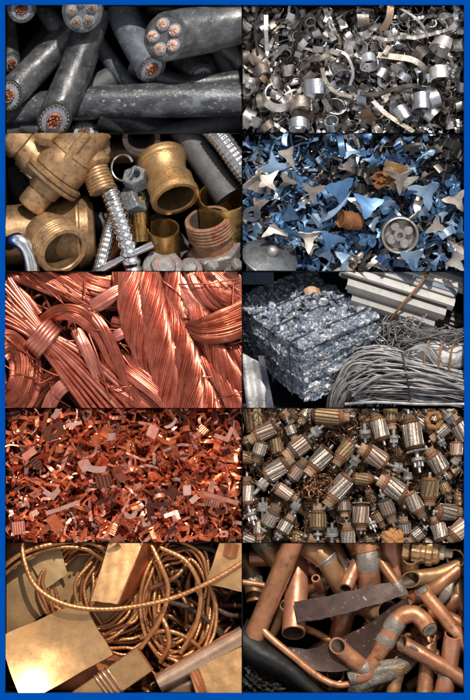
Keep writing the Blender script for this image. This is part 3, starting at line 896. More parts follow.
# ================================================================== bay 4: blue punched sheet offcuts
bay = 4
random.seed(44); np.random.seed(44)
bl1 = mat('sheet_blue', (0.09, 0.20, 0.37), (0.055, 0.13, 0.26), metal=0.35, rough=0.40, scale=8, spots=(0.30, 0.30, 0.30), spot_at=0.66, bump=0.08, vary=0.3)  # the blues here are sky reflected in steel, put into the base colour
bl2 = mat('sheet_pale_blue', (0.30, 0.42, 0.57), (0.20, 0.31, 0.46), metal=0.45, rough=0.38, scale=8, spots=(0.45, 0.45, 0.45), spot_at=0.66, bump=0.08, vary=0.2)  # pale blue highlights of the sheets put into the base colour
bl3 = mat('sheet_navy', (0.03, 0.075, 0.17), (0.02, 0.05, 0.11), metal=0.5, rough=0.42, scale=8, bump=0.08, vary=0.3)
gy1 = mat('sheet_beige', (0.46, 0.40, 0.34), (0.28, 0.25, 0.22), metal=0.7, rough=0.42, scale=10, spots=(0.30, 0.24, 0.18), spot_at=0.64, bump=0.1, vary=0.2)  # beige highlights of the shiny steel put into the base colour
gy2 = mat('sheet_white', (0.66, 0.60, 0.53), (0.42, 0.36, 0.30), metal=0.7, rough=0.36, scale=7, spots=(0.30, 0.22, 0.15), spot_at=0.60, bump=0.08, vary=0.1)  # white glints of the shiny steel put into the base colour
gy3 = mat('sheet_brown', (0.05, 0.044, 0.04), (0.026, 0.024, 0.023), metal=0.6, rough=0.42, scale=10, bump=0.1, vary=0.3)
rusty = mat('sheet_rust', (0.36, 0.135, 0.04), (0.20, 0.075, 0.028), metal=0.25, rough=0.6, scale=14, spots=(0.50, 0.27, 0.09), spot_at=0.60, bump=0.7, bscale=50, vary=0.15)
alu = mat('cast_grey', (0.42, 0.40, 0.37), (0.30, 0.28, 0.26), metal=0.8, rough=0.42, scale=16, spots=(0.55, 0.53, 0.5), spot_at=0.6, bump=0.3, vary=0.1)

def star_f(np_, R0, pinch, bx=0.0, by=0.0, hole=0.01, sx=1.0):
    """sheet left between punched discs: np_ points, concave edges"""
    def f(u, v):
        a = u * 2 * PI
        k = (a % (2 * PI / np_)) / (2 * PI / np_)
        k = abs(k - 0.5) * 2                       # 1 at a point, 0 halfway
        c = int(u * np_ + 0.5) % np_
        r = R0 * (pinch + (1 - pinch) * (k ** 2.3) * tip[c]) * (1 + 0.05 * math.sin(9 * a + ph)) * (hole + (1 - hole) * v)
        x, y = r * math.cos(a) * sx, r * math.sin(a)
        return (x, y, bx * x * x + by * y * y + cr * abs(x * math.cos(ph) + y * math.sin(ph)))
    tip = [rnd(0.75, 1.2) for _ in range(np_)]; ph = rnd(0, 6.28); cr = rnd(-0.5, 0.5)
    return f
ST = []
for k in range(5):
    ST.append((sheet(star_f(4, rnd(0.11, 0.16), rnd(0.36, 0.5), rnd(-3.0, 3.0), rnd(-3.0, 3.0), sx=rnd(0.6, 1.25)), 48, 4, 0.010, True), 'four pointed offcut', 0.1))
for k in range(9):
    ST.append((sheet(star_f(3, rnd(0.13, 0.19), rnd(0.34, 0.5), rnd(-3, 3), rnd(-3, 3), sx=rnd(0.55, 1.2)), 48, 4, 0.010, True), 'three pointed offcut', 0.15))
for k in range(4):
    ST.append((sheet(strip_f(rnd(0.16, 0.3), rnd(0.06, 0.11), rnd(-1.2, 1.2), rnd(-1.5, 1.5), rnd(0.0, 0.02)), 12, 4, 0.010), 'bent strip', 0.3))
for k in range(3):
    ST.append((sheet(curl_f(rnd(0.08, 0.14), rnd(0.15, 0.35), rnd(0.06, 0.12), 0, 0.2), 12, 4, 0.010), 'curved flake', 1.2))
def ragged(u, v, ph=0):
    a = u * 2 * PI
    r = 0.10 * v * (1 + 0.30 * math.sin(3 * a + ph) + 0.25 * math.sin(5 * a + 2 * ph) + 0.12 * math.sin(9 * a))
    return (r * math.cos(a), r * math.sin(a), 0.05 * math.sin(6 * v + a * 2 + ph) * v)
for k in range(3):
    ST.append((sheet(lambda u, v, ph=k * 2.1: ragged(u, 0.02 + 0.98 * v, ph), 30, 5, 0.010, True), 'crumpled scrap', 0.2))
FIN = [(bl1, 'blue', 7.5), (bl2, 'pale blue', 4.2), (bl3, 'navy', 2.2), (gy1, 'beige', 1.6), (gy2, 'white', 1.4), (gy3, 'dark brown', 1.2)]
protos = []
for vf, shape, xt in ST:
    for m, fn, w in FIN:
        if shape == 'crumpled scrap' and fn in ('white', 'beige'):
            w = 0.2
        protos.append((proto('sheet_offcut', vf, m), f'{fn} {shape}', 'sheet offcut', w, xt * rnd(0.6, 1.2)))
low = [sheet(star_f(3, 0.13, 0.3, 1.5, -1.5), 18, 3, 0.008, True), sheet(star_f(4, 0.13, 0.3, -1.5, 1.5), 24, 3, 0.008, True)] + \
      [sheet(strip_f(rnd(0.2, 0.35), rnd(0.02, 0.05), rnd(-1, 1), rnd(-2, 2)), 8, 2, 0.008) for k in range(4)]
filling('loose_offcuts', 1900, low, -0.6, -0.13, 0.8, (0.4, 0.85), [bl3, bl1, gy3, bl2, bl1, gy3, gy1, bl2], 'small dark slivers packed under the blue offcuts')
marks4 = [('the dished disc with a knob', 270, 257), ('the flat washer', 252, 214), ('the cast wheel', 400, 234), ('the rusty can end', 349, 219), ('the orange rust flake', 383, 180),
          ('the white triangle', 309, 237), ('the pale blue folded plate', 334, 208), ('the white star by the rim', 433, 228), ('the bent ochre plate', 394, 170), ('the beige triangle', 274, 229),
          ('the big pale star', 255, 184), ('the blue stretched star', 425, 195)]
heap(298, protos, -0.34, 0.01, 0.55, (0.5, 0.98), 'blue punched sheet offcuts', marks4,
     keep_clear=((305, 145, 14, -0.35), (375, 190, 16, -0.3), (345, 200, 8, -0.25), (455, 160, 18, -0.25), (400, 234, 17, -0.22), (270, 257, 26, -0.2), (349, 219, 11, -0.2), (383, 180, 8, -0.25)))
for k in range(45):           # dark tangled strips towards the rim
    pr = random.choice([q for q in protos if 'dark brown' in q[1] and 'strip' in q[1]])
    x, y = random.choice([(rnd(420, 464), rnd(134, 180)), (rnd(330, 464), rnd(134, 150)), (rnd(345, 380), rnd(170, 195))])
    o = dup(pr[0], pile_matrix(x, y, rnd(-0.25, -0.05), rnd(0.8, 1.3), abs(random.gauss(0.4, 0.4)), rnd(-0.6, 0.4)))
    o['category'] = 'sheet offcut'; o['group'] = 'dark brown strips heaped towards the rim'; o['label'] = 'dark brown thin strip in the tangle near the rim corner'
def star(x, y, z, np_, R0, pinch, m, label, yaw, tilt=(0, 0), bx=1.2, by=-1.2, sx=1.0):
    V, F = sheet(star_f(np_, R0 * 0.95, pinch + 0.04, bx, by, sx=sx), 64, 5, 0.012, True)
    R0_ = 1
    M = np.array(Matrix.Translation(P(x, y, z)) @ Euler((tilt[0] * 2.2, tilt[1] * 2.2, 0)).to_matrix().to_4x4() @ Matrix.Rotation(R(yaw), 4, 'Z'))
    return one('sheet_offcut', (V @ M[:3, :3].T + M[:3, 3], F), m, label, 'sheet offcut', 'large punched sheet offcuts')
star(309, 237, 0.04, 3, 0.16, 0.33, gy2, 'white triangle with curved sides and a tan middle', -90, (0.2, 0), sx=0.9)
star(274, 229, 0.03, 3, 0.17, 0.28, gy1, 'beige triangle lying above the dished disc', 90, (-0.3, 0.1))
star(253, 183, 0.03, 3, 0.17, 0.4, gy1, 'big pale star beside the middle divider', 80, (0.2, 0.3))
star(267, 181, 0.04, 4, 0.16, 0.36, gy1, 'pale star overlapping the big one beside the divider', 40, (-0.2, 0.1))
star(288, 155, 0.05, 3, 0.14, 0.34, gy2, 'bright white star near the dark hollow at the top', 45, (0.1, -0.3))
star(273, 168, 0.02, 4, 0.19, 0.36, bl2, 'pale blue star below the bright white one', 10, (0.2, 0.2))
star(436, 226, 0.05, 3, 0.17, 0.25, gy2, 'white star by the rim with a long lower point', 100, (0.2, 0.2))
star(416, 215, 0.05, 3, 0.12, 0.3, gy2, 'slim white star standing above the cast wheel', 100, (0.3, 0.5), sx=0.7)
star(427, 192, 0.04, 3, 0.22, 0.28, bl2, 'blue stretched star pointing up to the rim', 35, (0.2, -0.2), sx=1.1)
star(400, 178, 0.05, 3, 0.17, 0.24, gy1, 'grey star standing in front of the bent ochre plate', -85, (0.3, 0.1))
star(457, 200, 0.03, 3, 0.16, 0.3, gy2, 'white star cut off by the blue rim', 60, (0.1, 0.1))
star(313, 192, 0.05, 3, 0.15, 0.28, gy1, 'grey star with a long spike pointing down the heap', -95, (0.2, -0.1))
star(287, 182, 0.03, 3, 0.13, 0.3, gy1, 'tan star beside the two pale ones', 0, (0.3, 0.1))
star(330, 240, 0.03, 3, 0.16, 0.40, bl1, 'blue star rightward of the white triangle', 20, (0.2, 0.2))
star(368, 205, 0.04, 3, 0.19, 0.42, bl1, 'large blue star above the cast wheel', 15, (-0.2, 0.1))
star(340, 190, 0.03, 3, 0.19, 0.45, bl1, 'large blue star between the grey spike and ochre plate', 50, (0.1, 0.2))
star(412, 258, 0.04, 3, 0.17, 0.4, bl2, 'pale blue star below the cast wheel', 35, (0.2, -0.1))
star(456, 262, 0.04, 3, 0.15, 0.35, gy2, 'white star in the bottom corner by the rim', 70, (0.1, -0.3))
one('sheet_plate', sheet(lambda u, v: P(325 + 22 * u + 4 * v, 221 - 22 * u - 9 * v + 4 * math.sin(u * 3), 0.04 + 0.06 * u + 0.03 * math.sin(u * PI)), 14, 5, 0.014), bl2,
    'pale blue folded plate pointing up beside the rusty can end', 'sheet offcut', 'large punched sheet offcuts')
one('ochre_plate', sheet(lambda u, v: P(386 + 22 * u - 6 * v, 160 + 6 * u + 24 * v, -0.02 + 0.05 * math.sin(u * 4) - 0.08 * v), 16, 8, 0.014),
    mat('ochre', (0.42, 0.25, 0.10), (0.25, 0.16, 0.09), metal=0.3, rough=0.5, scale=9, spots=(0.6, 0.36, 0.12), spot_at=0.55, bump=0.4), 'bent ochre plate behind the grey star', 'plate')
one('rust_flake', sheet(lambda u, v: np.array(tuple(P(383, 180, -0.02))) + np.array([0.10 * v * (1 + 0.3 * math.sin(u * 2 * PI * 3 + 1) + 0.2 * math.sin(u * 2 * PI * 7)) * math.cos(u * 2 * PI), 0.075 * v * (1 + 0.3 * math.sin(u * 2 * PI * 3 + 1) + 0.2 * math.sin(u * 2 * PI * 5)) * math.sin(u * 2 * PI), 0.05 * math.sin(u * 13) * v + 0.03 * math.sin(v * 9)]), 40, 8, 0.012, True), rusty, 'orange rust flake in the dark hollow near the ochre plate', 'rust flake')
r_ = thing('rusty_can', 'rusty orange can end half buried in the middle of the heap', 'can', P(350, 219, -0.1))
obj('shell', lathe(P(360, 222, -0.06), Vector((-0.9, 0.15, 0.45)), [(0, 0.085), (0.10, 0.088), (0.11, 0.098), (0.125, 0.098), (0.135, 0.085), (0.20, 0.085), (0.215, 0.092), (0.22, 0.085), (0.205, 0.075), (0.203, 0.0)], 40), rusty, r_)
d_ = thing('dished_disc', 'flat dished steel disc with a small knob in the bottom corner', 'disc', P(270, 258, -0.05))
dk = Vector((0.22, 0.62, 0.55)).normalized()
disc_m = mat('disc_grey', (0.16, 0.17, 0.18), (0.10, 0.105, 0.115), metal=0.7, rough=0.4, scale=10, bump=0.2, spots=(0.3, 0.29, 0.27), spot_at=0.62)
obj('plate', lathe(P(270, 258, -0.02), dk, [(-0.03, 0.27), (-0.02, 0.285), (0.0, 0.285), (0.006, 0.27), (0.012, 0.265), (0.03, 0.2), (0.06, 0.1), (0.065, 0.0)], 56), disc_m, d_, 0.5)
obj('knob', lathe(P(270, 258, -0.02), dk, [(0.055, 0.055), (0.10, 0.06), (0.13, 0.05), (0.145, 0.03), (0.148, 0.0)], 28), alu, d_)
one('washer', sheet(lambda u, v: P(252 + 0, 214, 0.02) + Vector(((0.035 + 0.055 * v) * math.cos(u * 2 * PI), (0.035 + 0.055 * v) * 0.85 * math.sin(u * 2 * PI), 0.02 * math.sin(u * 2 * PI))), 36, 3, 0.02, True),
    mat('washer_grey', (0.13, 0.15, 0.18), (0.08, 0.1, 0.13), metal=0.7, rough=0.4), 'flat grey washer beside the middle divider', 'washer')
w_ = thing('cast_wheel', 'round cast wheel with a hub and four lobes, half sunk in the blue offcuts', 'wheel', P(400, 234, -0.1))
wk = Vector((0.06, -0.14, 0.98)).normalized(); wo = P(400, 235, -0.02)
obj('wheel_rim', lathe(wo, wk, [(-0.12, 0.16), (-0.10, 0.185), (0.03, 0.19), (0.045, 0.185), (0.05, 0.175), (0.04, 0.165), (-0.03, 0.155), (-0.05, 0.14), (-0.06, 0.0)], 56), alu, w_, 0.5)
obj('hub', lathe(wo, wk, [(-0.05, 0.07), (0.02, 0.065), (0.03, 0.058), (0.03, 0.03), (-0.02, 0.027), (-0.02, 0.0)], 32), alu, w_, 0.5)
for k in range(4):
    a = k * PI / 2 + 0.5
    cc = wo + Vector((math.cos(a), math.sin(a), 0)) * 0.098
    obj('lobe', lathe(cc, wk, [(-0.06, 0.052), (0.004, 0.05), (0.014, 0.042), (0.014, 0.0)], 24), alu, w_, 0.5)

# ================================================================== bay 5: bright copper wire
bay = 5
random.seed(55); np.random.seed(55)
cu = mat('copper_wire', (0.54, 0.155, 0.10), (0.35, 0.080, 0.046), metal=0.8, rough=0.33, scale=6, bump=0.06, bscale=80, vary=0.12, spots=(0.24, 0.06, 0.03), spot_at=0.58, spot_w=0.14, spot_scale=10)
cu_d = mat('copper_wire_dark', (0.36, 0.095, 0.05), (0.22, 0.05, 0.027), metal=0.85, rough=0.38, scale=6, bump=0.06, bscale=80, vary=0.15, spots=(0.66, 0.28, 0.18), spot_at=0.60, spot_w=0.12, spot_scale=9)
cu_p = mat('copper_wire_pale', (0.68, 0.27, 0.20), (0.50, 0.155, 0.105), metal=0.85, rough=0.34, scale=6, bump=0.05, vary=0.08)
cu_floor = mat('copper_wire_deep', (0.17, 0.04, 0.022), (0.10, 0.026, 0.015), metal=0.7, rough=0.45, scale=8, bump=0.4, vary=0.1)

def fluted(nb, amp=0.10, seed=0):
    rs = np.random.RandomState(seed)
    ph = rs.rand(8) * 6.28
    ofs = rs.rand(nb) * 0.06
    def prof(th, s):
        k = th / (2 * PI) * nb
        g = np.abs(np.sin(k * PI))
        q = np.abs(np.sin(th * 4.5 + 0.25 * np.sin(s * 5 + ph[2])))          # loose groups of strands
        return (1 - amp + amp * g ** 0.6) * (0.85 + 0.17 * q ** 0.5) * (1 + 0.05 * np.sin(3 * th + ph[0] + s * 2) + 0.04 * np.sin(5 * th + ph[1] - s * 3)) + ofs[(k.astype(int)) % nb]
    return prof
BG = 'twisted hanks of copper wire'
def hank(pts, r, label, m=cu, nb=36, twist=2.2, flat=0.6, n=90, rends=None, name='copper_hank', seed=0):
    p = spline([P(*q) for q in pts], n)
    nb = int(nb * 1.55)
    rr = np.full(n, float(r)) if rends is None else np.interp(np.linspace(0, 1, n), np.linspace(0, 1, len(rends)), rends)
    return one(name, tube(p, rr, nb * 3, prof=fluted(nb, 0.10, seed + int(pts[0][0]) % 97), twist=twist, flat=flat), m, label, 'copper wire', BG, 1.2)

# base of wire tangles under everything
V0 = []
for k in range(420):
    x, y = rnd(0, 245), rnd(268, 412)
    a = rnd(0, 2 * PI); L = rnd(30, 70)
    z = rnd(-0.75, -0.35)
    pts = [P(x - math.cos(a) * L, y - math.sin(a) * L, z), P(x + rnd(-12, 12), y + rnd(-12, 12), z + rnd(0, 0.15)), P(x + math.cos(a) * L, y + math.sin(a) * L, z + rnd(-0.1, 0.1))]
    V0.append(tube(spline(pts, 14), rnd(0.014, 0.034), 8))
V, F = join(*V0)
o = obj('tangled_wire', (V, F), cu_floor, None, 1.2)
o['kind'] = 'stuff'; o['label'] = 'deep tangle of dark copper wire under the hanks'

def big_rope(pts, R_, ns, r, turns, label, m=cu, n=150, flat=0.6, phase=0.0, nb=34, tw=4.0):
    root = thing('copper_rope', label, 'copper wire', P(*pts[len(pts) // 2]), BG)
    p = spline([P(*q) for q in pts], n)
    t, U, W = frames(p)
    Rr = np.interp(np.linspace(0, 1, n), np.linspace(0, 1, len(R_)), R_)
    for k in range(ns):
        a = phase + k * 2 * PI / ns + np.linspace(0, turns * 2 * PI, n)
        c = p + (Rr * np.cos(a))[:, None] * U + (Rr * flat * np.sin(a))[:, None] * W
        rr = r * Rr / max(R_)
        obj('strand', tube(c, rr, nb * 3, prof=fluted(nb, 0.10, k + 3), twist=tw, flat=0.8), m if k % 3 else cu, root, 1.2)
    return root
big_rope([(132, 258, -0.10), (142, 300, 0.0), (162, 345, 0.03), (182, 385, -0.02), (198, 425, -0.05)], [0.12, 0.155, 0.17, 0.16, 0.15], 4, 0.145, 0.55, 'broadest copper rope of thick twisted strands sloping down the middle of the bay', cu)
big_rope([(166, 258, -0.16), (182, 310, -0.10), (212, 350, -0.10), (256, 394, -0.14)], [0.09, 0.11, 0.13, 0.13], 3, 0.115, 0.6, 'second thick copper rope just rightward of the broadest one', cu, phase=1.0)
hank([(186, 326, 0.06), (202, 330, 0.10), (225, 325, 0.08), (252, 312, 0.0)], 0.15, 'dark brushy hank end lying level across the second thick hank', cu_d, 30, 0.4, 0.6, 60, [0.05, 0.13, 0.17, 0.17])
big_rope([(186, 340, -0.16), (205, 372, -0.08), (235, 405, -0.10), (250, 425, -0.12)], [0.06, 0.10, 0.12, 0.13], 3, 0.10, 0.4, 'lower rope fanning out to the bottom corner at the divider', cu, phase=2.0)
hank([(165, 262, -0.2), (175, 285, -0.1), (195, 308, -0.08), (215, 318, -0.15)], 0.12, 'pale hank arching down from the top edge behind the dark brushy end', cu_p, 26, 1.5, 0.6)
hank([(190, 262, -0.15), (203, 285, -0.05), (218, 300, -0.05), (245, 306, -0.12)], 0.13, 'looped hank in the top corner beside the divider', cu, 28, 1.5, 0.6)
hank([(205, 262, -0.2), (228, 280, -0.12), (255, 296, -0.15)], 0.11, 'hank crossing the top corner at the divider', cu_p, 26, 1.2, 0.6)
hank([(5, 268, -0.3), (50, 282, -0.22), (90, 296, -0.2), (140, 300, -0.25)], 0.12, 'level hank along the top edge of the copper bay', cu, 26, 2.0, 0.6)
hank([(60, 268, -0.3), (90, 285, -0.16), (130, 285, -0.2), (150, 275, -0.25)], 0.11, 'sagging hank at the top edge leftward of the broadest one', cu, 26, 2.0, 0.6)
hank([(68, 318, -0.12), (95, 306, 0.0), (118, 292, 0.0), (140, 282, -0.1)], 0.075, 'pale straight hank rising towards the top of the broadest one', cu_p, 18, 0.3, 0.7)
hank([(40, 322, -0.1), (58, 310, 0.02), (80, 312, 0.05), (96, 328, 0.0), (105, 352, -0.06), (112, 385, -0.12)], 0.052, 'dark hank looping over behind the bound bundle', cu_d, 18, 2.0, 0.7)
hank([(48, 318, -0.1), (70, 316, 0.05), (92, 330, 0.03), (108, 356, -0.02), (122, 380, -0.08)], 0.045, 'slim hank looping beside the dark one behind the bundle', cu, 16, 2.0, 0.7)
hank([(76, 330, 0.0), (84, 345, 0.04), (92, 362, 0.02), (100, 380, -0.06)], 0.06, 'short pale hank hanging between bundle and loops', cu_p, 16, 1.5, 0.7)
hank([(88, 310, 0.0), (104, 330, 0.06), (116, 355, 0.04), (126, 382, 0.0), (140, 400, -0.05)], 0.055, 'slender hank curving down beside the broadest one', cu, 16, 1.5, 0.7)
hank([(112, 322, -0.05), (130, 326, 0.0), (136, 345, 0.0), (140, 365, 0.02), (158, 388, 0.0), (190, 402, -0.05)], 0.06, 'hank bent round an elbow next to the broadest rope', cu, 16, 1.5, 0.7)
hank([(96, 345, -0.1), (112, 338, 0.02), (128, 330, 0.02), (140, 322, -0.1)], 0.055, 'pale short hank crossing between two hanging ones', cu_p, 14, 0.5, 0.7)
hank([(116, 360, -0.1), (135, 372, 0.0), (160, 390, 0.04), (180, 410, 0.0)], 0.12, 'flat hank running under the foot of the broadest rope', cu, 26, 0.6, 0.5)
hank([(100, 380, -0.15), (130, 392, -0.08), (160, 410, -0.1)], 0.13, 'loose hank along the bottom edge in the middle', cu, 26, 0.6, 0.5)
# the coil in the corner
for k, (rx, ry, z, r, m, lab) in enumerate(((20, 36, -0.05, 0.075, cu_d, 'outermost dark coil turn in the corner below the bundle'), (14, 27, -0.02, 0.075, cu_d, 'middle dark coil turn in the corner below the bundle'),
                                            (8, 17, -0.06, 0.07, cu, 'innermost coil turn in the corner below the bundle'), (28, 44, -0.12, 0.06, cu, 'bright wide turn round the outside of the corner coil'))):
    pts = [(8 + rx * math.cos(a), 372 + ry * math.sin(a), z + 0.03 * math.sin(2 * a)) for a in np.linspace(-2.2, 3.0, 14)]
    hank(pts, r, lab, m, 16, 1.5, 0.8)
hank([(44, 420, -0.2), (52, 398, -0.1), (64, 385, -0.08), (80, 378, -0.15)], 0.07, 'pale stub of hank at the bottom edge below the bundle', cu_p, 18, 0.4, 0.7)
hank([(20, 420, -0.25), (38, 392, -0.18), (60, 372, -0.15)], 0.09, 'dark hank at the bottom edge beside the coil', cu_d, 22, 0.8, 0.7)
hank([(2, 285, -0.2), (20, 300, -0.16), (34, 318, -0.15)], 0.09, 'short hank in the top corner over the bundle start', cu, 22, 1.8, 0.7)

# bundle of straight wires tied with a coil
bd = thing('wire_bundle', 'straight bundle of bare copper wires tied by four wire turns', 'wire bundle', P(60, 350, -0.1))
for k in range(30):
    u = (k % 10) / 9.0 - 0.5; lay = k // 10
    spread0, spread1, sm = 46 * u, 52 * u, 20 * u
    z = -0.09 + lay * 0.04
    j = lambda s: rnd(-s, s)
    pts = [P(-6 - spread0 * 0.62 + j(2), 296 + spread0 * 0.78 + j(2), z - 0.10 + j(0.02)), P(22 - spread0 * 0.30 + j(1), 318 + spread0 * 0.45 + j(1), z - 0.02),
           P(42 - sm * 0.55, 337 + sm * 0.62, z + 0.05 - 0.10 * abs(u)), P(75 - spread1 * 0.42 + j(1), 367 + spread1 * 0.55 + j(1), z), P(122 - spread1 * 0.75 + j(2), 418 + spread1 * 0.62 + j(2), z - 0.06)]
    obj('wire', tube(spline(pts, 30), 0.0215, 8), random.choice([cu, cu_p, cu]), bd, 1.2)
pts = []
for a in np.linspace(0, 2 * PI * 4.5, 90):
    s = a / (2 * PI * 4.5)
    c = P(36 + 13 * s, 332 + 12 * s, -0.02)
    ax = Vector((0.74, -0.67, 0)); sd = Vector((0.67, 0.74, 0))
    pts.append(c + sd * 0.165 * math.cos(a) + Vector((0, 0, 1)) * 0.125 * math.sin(a))
obj('tie_wire', tube(np.array([tuple(q) for q in pts]), 0.027, 10), cu_p, bd, 1.2)
# single wires straying over the hanks
for k in range(80):
    x, y = rnd(8, 240), rnd(275, 405)
    a = rnd(0.4, 1.3) if random.random() < 0.7 else rnd(-0.6, 0.4); L = rnd(15, 45); b2 = rnd(-8, 8)
    z = rnd(-0.06, 0.06)
    pts = [P(x - math.cos(a) * L, y - math.sin(a) * L, z - 0.08), P(x + b2, y - b2, z + 0.03), P(x + math.cos(a) * L, y + math.sin(a) * L, z - 0.08)]
    o = one('stray_wire', tube(spline(pts, 16), rnd(0.006, 0.011), 6), random.choice([cu, cu_d, cu_d]), 'thin stray copper wire lying loose over the hanks', 'copper wire', 'stray copper wires', 1.2)

# ================================================================== bay 6: pressed bale, steel profiles, wire bundle
bay = 6
random.seed(66); np.random.seed(66)
from mathutils import noise as mnoise
foil = mat('foil', (0.26, 0.30, 0.36), (0.10, 0.135, 0.19), metal=0.5, rough=0.32, scale=20, spots=(0.045, 0.05, 0.06), spot_at=0.57, spot_w=0.10, spot_scale=22, bump=1.0, bscale=28, vary=0.0, spot2=(0.58, 0.56, 0.53), spot2_at=0.52, spot2_scale=16, stretch=(1.0, 0.45, 1.6))  # blue shade, dark creases and white glints of the crumpling put into the colour
foil_w = mat('foil_white', (0.62, 0.61, 0.59), (0.46, 0.46, 0.46), metal=0.1, rough=0.5, scale=13, spots=(0.2, 0.2, 0.2), spot_at=0.64, bump=1.0, bscale=25, vary=0.05)
dark_iron = mat('dark_iron', (0.030, 0.036, 0.048), (0.02, 0.024, 0.034), metal=0.4, rough=0.55, scale=12, bump=0.3)  # blue cast of the dark places put into the iron's colour
rust_strap = mat('strap_rust', (0.33, 0.15, 0.06), (0.20, 0.09, 0.04), metal=0.3, rough=0.6, scale=20, bump=0.4)
zinc = mat('zinc_profile', (0.47, 0.455, 0.43), (0.37, 0.36, 0.34), metal=0.15, rough=0.5, scale=10, spots=(0.22, 0.20, 0.18), spot_at=0.62, bump=0.15, vary=0.2)
zinc_d = mat('zinc_dark', (0.12, 0.115, 0.11), (0.075, 0.072, 0.07), metal=0.5, rough=0.5, scale=10, bump=0.2, vary=0.2)
wire_g = mat('wire_grey', (0.40, 0.385, 0.375), (0.15, 0.15, 0.155), metal=0.3, rough=0.45, scale=10, spots=(0.14, 0.13, 0.125), spot_at=0.60, bump=0.1, vary=0.3)
zinc_b = mat('zinc_bluish', (0.20, 0.24, 0.30), (0.14, 0.17, 0.22), metal=0.2, rough=0.5, scale=10, bump=0.15, vary=0.15)  # zinc with its blue shading put into the colour
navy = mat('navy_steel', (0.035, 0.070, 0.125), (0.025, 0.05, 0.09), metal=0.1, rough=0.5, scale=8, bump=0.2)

bale = thing('pressed_bale', 'large cube of pressed crumpled metal foil held by dark straps', 'bale', P(302, 398, -0.3))
T = np.array(tuple(P(302, 349, 0.26)))
A_, B_, C_ = np.array([-0.70, 0.47, -0.64]), np.array([0.76, 0.324, -0.30]), np.array([0.042, -0.50, -0.30])
# nearest corner T; the other axes run away from it
def bale_pt(u, v, w, amp=1.0):
    p = T + A_ * u + B_ * v + C_ * w
    q = Vector(p)
    d = np.zeros(3)
    for f, a in ((2.2, 0.04), (7.0, 0.014), (17.0, 0.016), (38.0, 0.018)):
        d += a * np.array(tuple(mnoise.noise_vector(q * f)))
    # pressed layers: creases along the sides
    li = math.floor(w * 19 + 2.2 * mnoise.noise(q * 3.0)); lay = 0.0
    if w > 0.02:
        lay = 0.045 * (((li * 7919) % 13) / 13.0 - 0.5) + 0.03 * mnoise.noise(Vector((q.x * 5, q.y * 5 + li * 3.7, li * 1.3)))
    else:
        lay = 0.03 * (0.5 - abs(mnoise.noise(q * 4.5))) + 0.04 * (0.5 - abs(mnoise.noise(q * 14)))
    c = T + (A_ + B_ + C_) * 0.5
    o = (p - c); o = o / np.linalg.norm(o)
    return p + (d + o * lay) * amp
def face(fn, nu, nv):
    V = np.array([fn(i / (nu - 1), j / (nv - 1)) for i in range(nu) for j in range(nv)])
    F = [(i * nv + j, (i + 1) * nv + j, (i + 1) * nv + j + 1, i * nv + j + 1) for i in range(nu - 1) for j in range(nv - 1)]
    return V, F
N_ = 130
fs = [face(lambda u, v: bale_pt(u, v, 0), N_, N_), face(lambda u, v: bale_pt(u, 0, 1 - v), N_, 110), face(lambda u, v: bale_pt(0, u, v), N_, 110),
      face(lambda u, v: bale_pt(1, u, 1 - v), 30, 30), face(lambda u, v: bale_pt(u, 1, v), 30, 30)]
obj('pressed_foil', join(*fs), foil, bale, 0.35)
for u in (0.14, 0.42, 0.68):
    pts = [bale_pt(u, 1.0 - t, 0, 0.4) - C_ * 0.035 for t in np.linspace(0, 1, 14)] + [bale_pt(u, -0.02, t, 0.4) - B_ * 0.03 for t in np.linspace(0.05, 1, 10)]
    obj('strap', tube(spline(pts, 60), 0.008, 6), dark_iron, bale)
for k in range(45):       # loose flaps of foil standing off the top
    u, v = rnd(0.05, 0.95), rnd(0.05, 0.95)
    c = bale_pt(u, v, 0) - C_ * 0.02
    s = rnd(0.02, 0.05)
    e1 = A_ / np.linalg.norm(A_) * rnd(-1, 1) + B_ / np.linalg.norm(B_) * rnd(-1, 1); e1 /= np.linalg.norm(e1)
    e2 = np.cross(e1, C_ / np.linalg.norm(C_)); up = -C_ / np.linalg.norm(C_); ph = rnd(0, 6)
    obj('foil_flap', sheet(lambda a, b: c + e1 * s * 2 * (a - 0.5) + e2 * s * (b - 0.5) * (1 + 0.5 * math.sin(a * 5 + ph)) + up * (0.03 * math.sin(a * 4 + ph) + 0.03 * b), 8, 5, 0.006), foil, bale, 0.5)
obj('foil_flap', sheet(lambda a, b: np.array(tuple(P(304 + 15 * a + 2 * b, 289 - 3 * math.sin(a * 3) + 6 * b, -0.20 + 0.03 * a))) + np.array([0, 0, 0.02 * math.sin(a * 6)]), 10, 6, 0.01),
    mat('tan_scrap', (0.55, 0.36, 0.22), (0.4, 0.24, 0.14), metal=0.2, rough=0.6), bale, label='tan crumpled scrap pressed into the top of the bale')

# steel profiles: long hat-shaped lengths, stacked
PG = 'long folded steel profiles stacked behind the bale'
du = np.array([0.945, -0.295, -0.10]); du /= np.linalg.norm(du)
dn = np.array([0.10, 0.55, 0.83]); dn -= du * np.dot(dn, du); dn /= np.linalg.norm(dn)
dw = np.cross(dn, du)        # across the stack, up the picture
def profile(end, L, w, h, m, label, kind=0):
    e = np.array(tuple(P(*end)))
    sec = [(-0.5, -1), (-0.46, 0), (-0.16, 0), (-0.12, -0.5), (0.10, -0.5), (0.14, 0), (0.46, 0), (0.5, -1)] if kind == 0 else [(-0.5, -0.9), (-0.48, 0), (0.5, 0), (0.5, -0.3)]
    def f(u, v):
        x = v * (len(sec) - 1); i = min(int(x), len(sec) - 2); t = x - i
        s = sec[i][0] * (1 - t) + sec[i + 1][0] * t; q = sec[i][1] * (1 - t) + sec[i + 1][1] * t
        return e - du * L * (1 - u) + dw * w * s + dn * h * q
    return one('steel_profile', sheet(f, 3, (len(sec) - 1) * 2 + 1, 0.014), m, label, 'steel profile', PG, 0.3)
